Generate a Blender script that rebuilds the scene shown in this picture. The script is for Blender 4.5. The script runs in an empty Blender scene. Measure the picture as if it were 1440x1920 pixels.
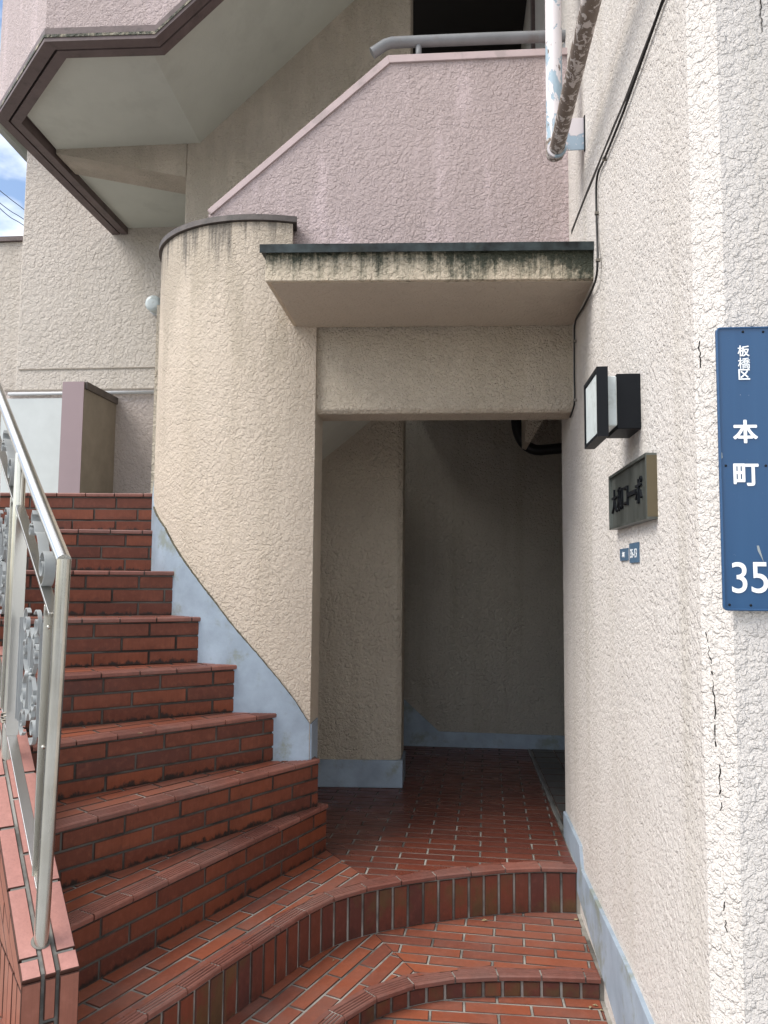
import bpy, math, random
from math import radians, sin, cos, pi
from mathutils import Vector as V, Matrix
random.seed(7)
S = bpy.context.scene
COL = S.collection

# ------------------------------------------------------------------ camera
F = 1442.0; HC = 1.235
_up = V((171*17328/18900/F, 17328/F, -1.0)).normalized()
_vh = 960 + (_up.x*(855-720)/F - _up.z)*F/_up.y
def _dc(u, v): return V(((u-720)/F, -(v-960)/F, -1.0))
_Y = _dc(855, _vh).normalized(); _X = _Y.cross(_up)
RM = Matrix((_X, _Y, _up))
CP = V((0, 0, HC))
cd = bpy.data.cameras.new('camera'); cam = bpy.data.objects.new('camera', cd); COL.objects.link(cam)
cd.sensor_fit = 'VERTICAL'; cd.sensor_height = 24; cd.sensor_width = 18; cd.lens = F/1920*24
cd.clip_start = 0.05; cd.clip_end = 3000
cam.matrix_world = Matrix.Translation(CP) @ RM.to_4x4()
S.camera = cam

# measuring helpers: where a sight line of the survey photograph meets a known plane
def ray(u, v): return RM @ _dc(u, v)
def pz(u, v, z): d = ray(u, v); return CP + d*((z-HC)/d.z)
def py(u, v, y): d = ray(u, v); return CP + d*(y/d.y)
def px(u, v, x): d = ray(u, v); return CP + d*(x/d.x)

# ------------------------------------------------------------------ world, sun, exposure
W = bpy.data.worlds.new('World'); S.world = W; W.use_nodes = True
nt = W.node_tree; nt.nodes.clear()
def wn(t, **k):
    n = nt.nodes.new(t)
    for a, b in k.items(): setattr(n, a, b)
    return n
SUN_EL, SUN_AZ = radians(50), radians(243)      # azimuth clockwise from +y: the sun stands behind the viewer, a little to the left
out = wn('ShaderNodeOutputWorld'); bg = wn('ShaderNodeBackground')
sky = wn('ShaderNodeTexSky', sky_type='NISHITA', sun_disc=False)
sky.sun_elevation = SUN_EL; sky.sun_rotation = SUN_AZ; sky.air_density = 1.0; sky.dust_density = 1.5
tc = wn('ShaderNodeTexCoord'); mp = wn('ShaderNodeMapping'); mp.inputs['Scale'].default_value = (1, 1, 2.2)
mp.inputs['Location'].default_value = (0.35, 0.1, 0.0)
nz = wn('ShaderNodeTexNoise'); nz.inputs['Scale'].default_value = 2.6; nz.inputs['Detail'].default_value = 7; nz.inputs['Roughness'].default_value = .55
rp = wn('ShaderNodeValToRGB'); rp.color_ramp.elements[0].position = .43; rp.color_ramp.elements[1].position = .63
mx = wn('ShaderNodeMix', data_type='RGBA'); mx.inputs['B'].default_value = (10.5, 10.4, 10.3, 1)
L = nt.links.new
L(tc.outputs['Generated'], mp.inputs['Vector']); L(mp.outputs[0], nz.inputs['Vector']); L(nz.outputs['Fac'], rp.inputs[0])
L(rp.outputs[0], mx.inputs['Factor']); L(sky.outputs[0], mx.inputs['A']); L(mx.outputs['Result'], bg.inputs['Color'])
bg.inputs['Strength'].default_value = 0.12; L(bg.outputs[0], out.inputs['Surface'])
sd = bpy.data.lights.new('sun', 'SUN'); sd.energy = 2.0; sd.angle = radians(35); sd.color = (1, .965, .91)
sun = bpy.data.objects.new('sun', sd); COL.objects.link(sun)
_sd = V((sin(SUN_AZ)*cos(SUN_EL), cos(SUN_AZ)*cos(SUN_EL), sin(SUN_EL)))
sun.rotation_euler = _sd.to_track_quat('Z', 'Y').to_euler()
vs = S.view_settings; vs.view_transform = 'Standard'; vs.look = 'None'; vs.gamma = 1; vs.exposure = 0.93; vs.use_curve_mapping = False
S.cycles.max_bounces = 8; S.cycles.diffuse_bounces = 6

# ------------------------------------------------------------------ materials
class NT:
    def __init__(s, name, rough=.6, spec=.3, metal=0.0):
        s.m = bpy.data.materials.new(name); s.m.use_nodes = True; s.t = s.m.node_tree
        s.b = s.t.nodes['Principled BSDF']
        s.b.inputs['Roughness'].default_value = rough; s.b.inputs['Specular IOR Level'].default_value = spec
        s.b.inputs['Metallic'].default_value = metal
    def n(s, t, **k):
        x = s.t.nodes.new(t)
        for a, b in k.items(): setattr(x, a, b)
        return x
    def l(s, a, b): s.t.links.new(a, b)
    def coord(s, scale=(1, 1, 1), loc=(0, 0, 0), rot=(0, 0, 0), what='Object'):
        c = s.n('ShaderNodeTexCoord'); m = s.n('ShaderNodeMapping')
        m.inputs['Scale'].default_value = scale; m.inputs['Location'].default_value = loc; m.inputs['Rotation'].default_value = rot
        s.l(c.outputs[what], m.inputs[0]); return m.outputs[0]
    def noise(s, vec, scale, detail=3, rough=.5, dist=0.0):
        x = s.n('ShaderNodeTexNoise'); x.inputs['Scale'].default_value = scale; x.inputs['Detail'].default_value = detail
        x.inputs['Roughness'].default_value = rough; x.inputs['Distortion'].default_value = dist
        s.l(vec, x.inputs['Vector']); return x.outputs['Fac']
    def rng(s, v, a, b, c=0.0, d=1.0, smooth=False):
        x = s.n('ShaderNodeMapRange'); x.interpolation_type = 'SMOOTHSTEP' if smooth else 'LINEAR'
        for i, q in zip(('From Min', 'From Max', 'To Min', 'To Max'), (a, b, c, d)): x.inputs[i].default_value = q
        s.l(v, x.inputs['Value']); return x.outputs[0]
    def ma(s, op, a, b=None, clamp=False):
        x = s.n('ShaderNodeMath', operation=op); x.use_clamp = clamp
        for i, q in enumerate((a, b)):
            if q is None: continue
            if isinstance(q, (int, float)): x.inputs[i].default_value = q
            else: s.l(q, x.inputs[i])
        return x.outputs[0]
    def mix(s, f, a, b):
        x = s.n('ShaderNodeMix', data_type='RGBA')
        for i, q in (('Factor', f), ('A', a), ('B', b)):
            if isinstance(q, (int, float)): x.inputs[i].default_value = q
            elif isinstance(q, tuple): x.inputs[i].default_value = (*q, 1) if len(q) == 3 else q
            else: s.l(q, x.inputs[i])
        return x.outputs['Result']
    def sep(s, vec):
        x = s.n('ShaderNodeSeparateXYZ'); s.l(vec, x.inputs[0]); return x.outputs
    def bump(s, h, strength, dist):
        x = s.n('ShaderNodeBump'); x.inputs['Strength'].default_value = strength; x.inputs['Distance'].default_value = dist
        s.l(h, x.inputs['Height']); s.l(x.outputs[0], s.b.inputs['Normal'])
    def col(s, c):
        if isinstance(c, tuple): s.b.inputs['Base Color'].default_value = (*c, 1)
        else: s.l(c, s.b.inputs['Base Color'])
        return s.m

def stucco(name, base, alt=None, depth=.0035, scale=36, streaks=None, strength=1.0, patches=.12, pits=.6, weather=.35, mould=None, soot_shade=.55):
    """roller-pressed blob render: flattened islands with torn edges. streaks = (z_top, length, colour, amount)"""
    t = NT(name, rough=.62, spec=.28)
    c = t.coord()
    warp = t.n('ShaderNodeTexNoise'); warp.inputs['Scale'].default_value = scale*.8; warp.inputs['Detail'].default_value = 2
    t.l(c, warp.inputs['Vector'])
    wv = t.n('ShaderNodeVectorMath', operation='MULTIPLY_ADD'); wv.inputs[1].default_value = (.018,)*3
    t.l(warp.outputs['Color'], wv.inputs[0]); t.l(c, wv.inputs[2]); w = wv.outputs[0]
    c2 = t.coord(loc=(3.1, 7.7, 1.3), rot=(.6, .4, .9))
    soft = t.rng(t.noise(c, 4.0, 3, .6), .38, .62)                       # some patches were pressed flatter than others
    def blobs(vec, sc_, a, b):
        x = t.n('ShaderNodeTexVoronoi'); x.feature = 'F1'; x.inputs['Scale'].default_value = sc_
        x.inputs['Randomness'].default_value = 1; t.l(vec, x.inputs['Vector'])
        d = t.ma('ADD', x.outputs['Distance'], t.ma('MULTIPLY', t.ma('SUBTRACT', t.noise(vec, sc_*1.6, 2, .6), .5), .55))
        return t.rng(d, a, b, smooth=True)
    w2v = t.n('ShaderNodeVectorMath', operation='MULTIPLY_ADD'); w2v.inputs[1].default_value = (.010,)*3
    t.l(warp.outputs['Color'], w2v.inputs[0]); t.l(c2, w2v.inputs[2]); w2 = w2v.outputs[0]
    isl = blobs(w, scale*.66, .56, .40)
    isl2 = blobs(w2, scale*1.35, .58, .42)
    isl3 = t.rng(t.noise(c2, scale*3.4, 2, .6, .3), .42, .62, smooth=True)
    fine = t.noise(c, scale*8, 2, .6)
    h = t.ma('ADD', t.ma('MULTIPLY', isl, t.ma('ADD', .45, t.ma('MULTIPLY', soft, .5))), t.ma('MULTIPLY', isl2, .62))
    h = t.ma('ADD', h, t.ma('ADD', t.ma('MULTIPLY', isl3, .34), t.ma('MULTIPLY', fine, .22)))
    t.bump(h, strength, depth*1.0)
    big = t.noise(c, 1.3, 4, .6)
    col = t.mix(t.rng(big, .35, .7), base, alt or tuple(x*.9 for x in base))
    med = t.noise(c, 7, 5, .68)
    col = t.mix(t.rng(med, .48, .8, 0, patches*1.4), col, tuple(x*.60 for x in base))
    vs_ = t.noise(t.coord(scale=(7, 7, .35)), 1.0, 5, .6)
    col = t.mix(t.rng(vs_, .5, .78, 0, weather), col, tuple(x*y for x, y in zip(base, (.66, .64, .56))))
    # crevice shade painted into the colour at scattered torn edges of the islands, never along a whole outline
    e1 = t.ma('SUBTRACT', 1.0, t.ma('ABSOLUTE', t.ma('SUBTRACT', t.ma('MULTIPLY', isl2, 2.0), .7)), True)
    e1 = t.ma('MULTIPLY', t.ma('POWER', e1, 2.0), t.rng(t.noise(c2, scale*2.6, 4, .7), .50, .62, 0, soot_shade, smooth=True))
    e2 = t.rng(t.noise(c, scale*4.5, 3, .7), .62, .72, 0, soot_shade*.55, smooth=True)
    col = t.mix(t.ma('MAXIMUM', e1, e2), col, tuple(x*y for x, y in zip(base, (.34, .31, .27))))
    spot = t.rng(t.noise(c, 23, 5, .72), .735, .76, 0, pits, smooth=True)
    col = t.mix(spot, col, tuple(x*.28 for x in base))
    if streaks:
        for (zt, ln, sc, am, xs) in streaks:
            vert = t.coord(scale=(xs, xs, 1.6))
            sn = t.noise(vert, 1.0, 5, .62)
            z = t.sep(c)[2]
            fall = t.rng(z, zt-ln, zt, 0, 1)
            f = t.ma('MULTIPLY', t.rng(t.ma('ADD', sn, t.ma('MULTIPLY', fall, .30)), .60, .82, smooth=True), t.rng(z, zt-ln, zt-ln*.55, 0, am))
            col = t.mix(f, col, sc)
    if mould:      # grey-green growth spreading down from a wet edge, thickest towards one end
        z0_, z1_, x0_, x1_ = mould
        o3 = t.sep(c); z, x = o3[2], o3[0]
        a_ = t.noise(t.coord(scale=(38, 38, 3.0)), 1.0, 4, .7); b_ = t.noise(t.coord(scale=(4.5, 4.5, 4.5)), 1.0, 3, .6); k_ = t.noise(c, 70, 4, .7)
        m_ = t.ma('ADD', t.ma('MULTIPLY', a_, .55), t.ma('ADD', t.ma('MULTIPLY', b_, .55), t.ma('MULTIPLY', k_, .35)))
        m_ = t.ma('ADD', m_, t.ma('ADD', t.rng(z, z0_, z1_, -.10, .16), t.rng(x, x0_, x1_, -.06, .13)))
        col = t.mix(t.rng(m_, .60, .80, 0, .6, smooth=True), col, (.15, .145, .10))
        col = t.mix(t.rng(m_, .72, .90, 0, .95, smooth=True), col, (.035, .042, .028))
    return t.col(col)

M = {}
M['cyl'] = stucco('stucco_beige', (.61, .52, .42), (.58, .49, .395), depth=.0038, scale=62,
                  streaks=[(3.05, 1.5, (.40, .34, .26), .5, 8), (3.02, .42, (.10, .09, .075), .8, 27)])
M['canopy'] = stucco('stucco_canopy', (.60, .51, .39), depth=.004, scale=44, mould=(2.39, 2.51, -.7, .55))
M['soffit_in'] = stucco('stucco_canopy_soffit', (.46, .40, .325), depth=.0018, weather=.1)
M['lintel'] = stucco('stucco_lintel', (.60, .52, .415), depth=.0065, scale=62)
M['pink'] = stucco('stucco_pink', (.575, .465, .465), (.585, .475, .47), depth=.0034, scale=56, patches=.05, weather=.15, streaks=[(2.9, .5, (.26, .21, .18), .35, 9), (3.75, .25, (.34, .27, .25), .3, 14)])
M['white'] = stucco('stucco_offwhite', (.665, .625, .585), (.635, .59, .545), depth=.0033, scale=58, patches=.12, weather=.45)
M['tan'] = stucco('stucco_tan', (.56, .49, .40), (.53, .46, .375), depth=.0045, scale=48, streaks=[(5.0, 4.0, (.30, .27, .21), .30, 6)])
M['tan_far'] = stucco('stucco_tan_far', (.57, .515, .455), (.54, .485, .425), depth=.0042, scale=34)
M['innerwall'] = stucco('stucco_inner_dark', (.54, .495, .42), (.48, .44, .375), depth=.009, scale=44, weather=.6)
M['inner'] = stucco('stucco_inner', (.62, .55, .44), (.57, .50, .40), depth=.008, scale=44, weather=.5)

def paint(name, c, var=.12, scale=6, rough=.55, spec=.3, grime=None, gz=None, bump=.0006, streak=False):
    t = NT(name, rough=rough, spec=spec)
    co = t.coord(scale=(1, 1, .25) if streak else (1, 1, 1))
    n = t.noise(co, scale, 5, .6)
    col = t.mix(t.rng(n, .3, .7), c, tuple(x*(1-var*2) for x in c))
    if grime: col = t.mix(t.rng(t.noise(t.coord(), scale*.8, 6, .7), .52, .66, 0, grime[1], smooth=True), col, grime[0])
    t.bump(t.noise(t.coord(), 90, 3), .5, bump)
    return t.col(col)
M['blue'] = paint('skirting_blue_paint', (.33, .40, .475), var=.16, scale=6, grime=((.20, .22, .17), .75), bump=.0012)
M['soffit'] = paint('soffit_grey_green', (.60, .61, .54), var=.05, scale=3, grime=((.3, .3, .26), .15), bump=.0015)
M['trim'] = paint('trim_mauve_brown', (.155, .115, .11), var=.12, scale=12, grime=((.06, .05, .045), .5), bump=.002)
M['capbrown'] = paint('cap_brown', (.13, .11, .10), var=.2, scale=14, grime=((.04, .04, .035), .6), bump=.0015)
M['pinkflat'] = paint('cap_pink', (.54, .43, .42), var=.06, scale=10, grime=((.2, .18, .16), .3))
M['mauve'] = paint('partition_mauve', (.33, .25, .26), var=.05, scale=3)
M['partside'] = paint('partition_side', (.30, .26, .21), var=.1, scale=8)
M['flash'] = paint('flashing_bluegreen', (.045, .062, .064), var=.5, scale=12, rough=.55, grime=((.015, .019, .015), .95))
M['panel'] = paint('panel_pale_grey', (.60, .63, .62), var=.05, scale=5)
M['conduit'] = paint('conduit_grey', (.55, .56, .57), var=.05, rough=.4)
M['greypipe'] = paint('handrail_grey_paint', (.24, .245, .25), var=.12, scale=8, rough=.45, grime=((.12, .055, .03), .25))
M['black'] = NT('black_powder_coat', .5, .2).col((.006, .0075, .010))
M['rubber'] = NT('black_rubber', .5, .35).col((.010, .010, .010))
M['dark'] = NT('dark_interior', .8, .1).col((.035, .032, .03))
M['diff'] = paint('milk_glass', (.62, .68, .68), var=.06, scale=20, rough=.25, grime=((.25, .27, .24), .3))
M['wire'] = NT('tie_wire', .5, .4, .8).col((.22, .20, .17))
M['concrete'] = paint('concrete_grey', (.23, .23, .22), var=.15, scale=10, bump=.003)
M['white_print'] = NT('sign_white_enamel', .3, .5).col((.88, .90, .90))
M['greyt'] = paint('grey_tile', (.12, .12, .115), var=.15, scale=12, rough=.5)
def steel():
    t = NT('brushed_stainless', .30, .5, 1.0)
    c = t.coord(scale=(1, 1, .02)); n = t.noise(c, 160, 3)
    g = t.noise(t.coord(), 9, 4)
    t.l(t.rng(n, .3, .7, .18, .30), t.b.inputs['Roughness'])
    return t.col(t.mix(t.rng(g, .35, .7), (.60, .59, .54), (.50, .485, .43)))
M['steel'] = steel()
M['steel_plain'] = NT('stainless_plain', .27, .5, 1.0).col((.62, .61, .575))
M['cast'] = paint('cast_ornament_grey', (.36, .38, .38), var=.12, scale=8, rough=.45, grime=((.2, .2, .2), .35))
def enamel():
    t = NT('sign_blue_enamel', .28, .5)
    c = t.coord(scale=(14, 14, .6)); n = t.noise(c, 1.5, 4)
    col = t.mix(t.rng(n, .4, .75), (.018, .070, .165), (.028, .090, .195))
    col = t.mix(t.rng(t.noise(t.coord(), 110, 3, .6), .73, .75, 0, .7), col, (.35, .40, .42))
    return t.col(col)
M['enamel'] = enamel()
M['enamel_pale'] = paint('small_plate_blue', (.085, .15, .23), var=.15, scale=40, rough=.35)
def bronze():
    t = NT('plaque_bronze', .42, .5, .75)
    c = t.coord(scale=(1, 1, .18)); n = t.noise(c, 22, 5, .6)
    return t.col(t.mix(t.rng(n, .35, .65), (.095, .105, .095), (.19, .205, .19)))
M['bronze'] = bronze()
M['brass'] = NT('plaque_rim_brass', .42, .5, .8).col((.15, .125, .08))
def peel(name, a, b, c3, sc, th, aniso=(1, 1, 1), bump=.001):
    t = NT(name, .55, .3)
    co = t.coord(scale=aniso); n = t.noise(co, sc, 6, .62, .6); n2 = t.noise(co, sc*2.2, 4, .6)
    f = t.rng(n, th-.01, th+.01, smooth=True)
    col = t.mix(f, a, b); col = t.mix(t.rng(n2, .64, .67, 0, 1), col, c3)
    t.bump(f, 1.0, bump)
    return t.col(col)
M['pipeA'] = peel('pipe_white_blue_peeling', (.33, .43, .50), (.70, .66, .67), (.16, .13, .11), 16, .47, (1, 1, .45))
M['pipeB'] = peel('pipe_rusty_peeling', (.17, .135, .11), (.52, .47, .44), (.33, .28, .25), 40, .53, (1, .8, 1))
M['plateA'] = peel('bracket_peeling', (.30, .38, .45), (.62, .57, .58), (.62, .57, .58), 14, .5)

def tilemat(name, cols, rough=.42, spec=.5, wear=.35, grime=0.0, moss=0.0, dust=0.0):
    t = NT(name, rough, spec)
    oi = t.n('ShaderNodeObjectInfo'); r = t.n('ShaderNodeValToRGB'); e = r.color_ramp.elements
    e[0].color = (*cols[0], 1); e[-1].color = (*cols[-1], 1)
    for i, c in enumerate(cols[1:-1]):
        x = e.new((i+1)/(len(cols)-1)); x.color = (*c, 1)
    t.l(oi.outputs['Random'], r.inputs[0])
    c = t.coord(); col = r.outputs[0]
    n = t.noise(c, 7, 5, .62); base = cols[0]
    col = t.mix(t.rng(n, .42, .72, 0, wear), col, tuple(x*.45 for x in base))
    gr = t.noise(t.coord(scale=(150, 150, 7)), 1.0, 3, .6)
    col = t.mix(t.rng(gr, .45, .8, 0, .4), col, tuple(x*.55 for x in base))
    n2 = t.noise(c, 40, 4, .6)
    col = t.mix(t.rng(n2, .5, .8, 0, .35), col, tuple(min(1, x*1.4+.02) for x in base))
    if dust:
        col = t.mix(t.rng(t.noise(c, 3.2, 5, .6), .45, .75, 0, dust), col, (.20, .165, .15))
    if moss:
        col = t.mix(t.rng(t.noise(c, 4.5, 4, .6), .5, .62, 0, moss, smooth=True), col, (.075, .065, .022))
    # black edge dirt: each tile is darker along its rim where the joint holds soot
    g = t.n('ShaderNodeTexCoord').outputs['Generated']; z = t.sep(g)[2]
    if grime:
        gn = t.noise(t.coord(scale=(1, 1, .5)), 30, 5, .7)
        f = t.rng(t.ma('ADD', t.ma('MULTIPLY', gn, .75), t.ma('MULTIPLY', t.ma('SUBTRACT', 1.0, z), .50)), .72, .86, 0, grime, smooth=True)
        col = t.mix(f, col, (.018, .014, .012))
    t.l(t.rng(n, .3, .7, rough-.08, rough+.16), t.b.inputs['Roughness'])
    t.bump(t.ma('ADD', t.noise(c, 55, 3), t.ma('MULTIPLY', t.noise(c, 260, 2), .35)), .35, .0009)
    return t.col(col)
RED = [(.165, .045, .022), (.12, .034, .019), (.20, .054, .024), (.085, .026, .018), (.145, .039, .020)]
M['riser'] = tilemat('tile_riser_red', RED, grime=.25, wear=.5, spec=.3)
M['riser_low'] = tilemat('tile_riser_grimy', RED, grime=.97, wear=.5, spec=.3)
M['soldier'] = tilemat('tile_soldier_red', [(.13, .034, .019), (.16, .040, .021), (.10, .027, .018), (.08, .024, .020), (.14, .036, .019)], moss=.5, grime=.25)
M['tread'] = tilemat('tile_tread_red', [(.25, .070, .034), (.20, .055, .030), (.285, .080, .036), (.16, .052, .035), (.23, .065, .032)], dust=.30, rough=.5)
M['floor'] = tilemat('tile_floor_red', [(.135, .034, .020), (.11, .028, .018), (.16, .040, .022)], rough=.30, spec=.65, wear=.3, dust=.08)
M['nose'] = tilemat('tile_nosing_worn', [(.21, .078, .055), (.165, .056, .040), (.24, .09, .064), (.15, .055, .042)], rough=.5, wear=.55, dust=.3)
M['coping'] = tilemat('tile_coping_pink', [(.42, .20, .17), (.39, .185, .155), (.44, .215, .18)], rough=.42, wear=.12)
M['side'] = tilemat('tile_side_orange', [(.27, .10, .065), (.24, .088, .056), (.29, .105, .068)], wear=.25)
def grout(name, c):
    t = NT(name, .85, .15); co = t.coord()
    col = t.mix(t.rng(t.noise(co, 5, 5, .6), .40, .62), c, tuple(x*.30 for x in c))
    t.bump(t.noise(co, 120, 3), .6, .0015)
    return t.col(col)
M['grout'] = grout('grout_grey', (.30, .285, .255))
M['grout_stair'] = grout('grout_stair_dirty', (.105, .10, .088))
M['grout_dark'] = grout('grout_sooty', (.34, .33, .30))
def asphalt():
    t = NT('asphalt', .8, .2); co = t.coord()
    t.bump(t.noise(co, 140, 3), .8, .004)
    return t.col(t.mix(t.rng(t.noise(co, 160, 2), .35, .65), (.04, .04, .042), (.085, .083, .08)))
M['asphalt'] = asphalt()
M['grimeline'] = paint('mossy_dirt', (.17, .155, .11), var=.4, scale=60, grime=((.035, .035, .022), .9), bump=.003)
M['litter'] = paint('dry_leaf', (.42, .33, .19), var=.3, scale=80)
M['rim'] = tilemat('tile_rim_dirt', [(.085, .035, .025), (.06, .028, .02), (.10, .04, .028)], rough=.6, spec=.2)
M['soot_shade'] = NT('groove_soot', .8, .1).col((.035, .022, .018))
M['bounce'] = paint('bounce_concrete', (.36, .36, .355), var=.1, scale=3, bump=.003)

# ------------------------------------------------------------------ object helpers
def tag(o, label=None, cat=None, group=None, kind=None):
    for k, v in (('label', label), ('category', cat), ('group', group), ('kind', kind)):
        if v: o[k] = v
    return o
def empty(name, loc, label=None, cat=None, group=None, kind=None):
    o = bpy.data.objects.new(name, None); COL.objects.link(o); o.location = loc; o.empty_display_size = .1
    return tag(o, label, cat, group, kind)
def wloc(o):
    l = V(o.location)
    while o.parent: o = o.parent; l = l + V(o.location)
    return l
def mesh(name, vs, fs, mat, parent=None, smooth=False, bevel=0.0, seg=1):
    me = bpy.data.meshes.new(name); me.from_pydata([tuple(v) for v in vs], [], fs); me.validate()
    import bmesh as _b
    bm = _b.new(); bm.from_mesh(me); _b.ops.recalc_face_normals(bm, faces=bm.faces); bm.to_mesh(me); bm.free()
    if mat: me.materials.append(mat)
    if smooth: me.polygons.foreach_set('use_smooth', [True]*len(me.polygons))
    o = bpy.data.objects.new(name, me); COL.objects.link(o)
    if parent is not None:
        o.parent = parent; o.location = -wloc(parent)
    if bevel:
        b = o.modifiers.new('bevel', 'BEVEL'); b.width = bevel; b.segments = seg; b.limit_method = 'ANGLE'; b.angle_limit = radians(35)
    return o
class MB:
    def __init__(s): s.v = []; s.f = []
    def ext(s, poly, vec):
        n = len(poly); b = len(s.v); vec = V(vec)
        s.v += [V(p) for p in poly] + [V(p)+vec for p in poly]
        s.f += [tuple(range(b, b+n)), tuple(range(b+2*n-1, b+n-1, -1))]
        for i in range(n):
            j = (i+1) % n; s.f.append((b+i, b+j, b+n+j, b+n+i))
        return s
    def box(s, x0, x1, y0, y1, z0, z1):
        return s.ext([(x0, y0, z0), (x1, y0, z0), (x1, y1, z0), (x0, y1, z0)], (0, 0, z1-z0))
    def tube(s, pts, r, n=12, cap=True):
        pts = [V(p) for p in pts]; b0 = len(s.v); rr = r if isinstance(r, (list, tuple)) else [r]*len(pts)
        prev = None
        for i, p in enumerate(pts):
            t = (pts[min(i+1, len(pts)-1)]-pts[max(i-1, 0)]).normalized()
            if prev is None:
                a = t.orthogonal().normalized()
            else:
                a = (prev - t*prev.dot(t)).normalized()
            prev = a; c = t.cross(a)
            k = 1.0
            if 0 < i < len(pts)-1:
                cs = (pts[i]-pts[i-1]).normalized().dot(t); k = 1/max(.5, cs)
            for j in range(n):
                an = 2*pi*j/n; s.v.append(p + (a*cos(an)+c*sin(an))*rr[i]*(k if False else 1))
        for i in range(len(pts)-1):
            for j in range(n):
                j2 = (j+1) % n; s.f.append((b0+i*n+j, b0+i*n+j2, b0+(i+1)*n+j2, b0+(i+1)*n+j))
        if cap:
            s.f.append(tuple(b0+j for j in range(n))[::-1]); e = b0+(len(pts)-1)*n; s.f.append(tuple(e+j for j in range(n)))
        return s
    def make(s, name, mat, parent=None, smooth=False, bevel=0.0, seg=1):
        return mesh(name, s.v, s.f, mat, parent, smooth, bevel, seg)
def auto_smooth(o, ang=40):
    o.data.polygons.foreach_set('use_smooth', [True]*len(o.data.polygons))
    import bmesh as _b
    bm = _b.new(); bm.from_mesh(o.data)
    for e in bm.edges:
        if len(e.link_faces) == 2 and e.calc_face_angle(0) > radians(ang): e.smooth = False
    bm.to_mesh(o.data); bm.free(); return o

def clip(poly, q, n):
    """keep the part of a 2-D convex polygon where (p-q).n >= 0"""
    res = []; m = len(poly)
    for i in range(m):
        a, b = poly[i], poly[(i+1) % m]
        da = (a[0]-q[0])*n[0]+(a[1]-q[1])*n[1]; db = (b[0]-q[0])*n[0]+(b[1]-q[1])*n[1]
        if da >= 0: res.append(a)
        if (da >= 0) != (db >= 0):
            k = da/(da-db); res.append((a[0]+(b[0]-a[0])*k, a[1]+(b[1]-a[1])*k))
    return res
def area(p):
    return abs(sum(p[i][0]*p[(i+1) % len(p)][1]-p[(i+1) % len(p)][0]*p[i][1] for i in range(len(p))))/2
def clip_convex(poly, reg):
    c = (sum(p[0] for p in reg)/len(reg), sum(p[1] for p in reg)/len(reg))
    for i in range(len(reg)):
        a, b = reg[i], reg[(i+1) % len(reg)]
        n = (-(b[1]-a[1]), b[0]-a[0])
        if (c[0]-a[0])*n[0]+(c[1]-a[1])*n[1] < 0: n = (-n[0], -n[1])
        poly = clip(poly, a, n)
        if len(poly) < 3: return []
    return poly
def clean(poly, eps=.003):
    r = []
    for p in poly:
        if not r or math.hypot(p[0]-r[-1][0], p[1]-r[-1][1]) > eps: r.append(p)
    if len(r) > 1 and math.hypot(r[0][0]-r[-1][0], r[0][1]-r[-1][1]) <= eps: r.pop()
    return r
def inset(poly, d):
    n = len(poly); r = []
    s = sum(poly[i][0]*poly[(i+1) % n][1]-poly[(i+1) % n][0]*poly[i][1] for i in range(n))
    sg = 1 if s > 0 else -1
    for i in range(n):
        a, b, c = V(poly[i-1]), V(poly[i]), V(poly[(i+1) % n])
        e1 = (b-a).normalized(); e2 = (c-b).normalized()
        n1 = V((-e1.y, e1.x))*sg; n2 = V((-e2.y, e2.x))*sg
        h = n1+n2
        if h.length < .2: h = n1
        h.normalize(); k = min(2.0, 1/max(.3, h.dot(n1)))
        q = b+h*d*k; r.append((q.x, q.y))
    return r
def tile(poly, to3, nrm, th, mat, parent, name='tile', bev=.0024, jitter=.0006):
    """one ceramic tile: 2-D outline lifted by to3, thickness th along nrm, chamfered rim"""
    poly = clean(poly)
    if len(poly) < 3 or area(poly) < .00025: return None
    nrm = V(nrm); j = nrm*random.uniform(-jitter, jitter)
    n = len(poly); ins = inset(poly, bev)
    tilt = random.uniform(-.0006, .0006)
    a = [V(to3(*p))-nrm*th for p in poly]; b = [V(to3(*p))-nrm*bev+j for p in poly]; c = [V(to3(*p))+j+nrm*(tilt if k < n/2 else 0) for k, p in enumerate(ins)]
    vs = a+b+c; fs = [tuple(range(2*n, 3*n))]; nt_ = len(fs)
    for i in range(n):
        k = (i+1) % n; fs += [(i, k, n+k, n+i), (n+i, n+k, 2*n+k, 2*n+i)]
    o = mesh(name, vs, fs, mat, parent); o.data.materials.append(M['rim'])
    for q_ in o.data.polygons:
        if sum(1 for v_ in q_.vertices if v_ >= 2*n) < 3: q_.material_index = 1
    return o
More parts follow.
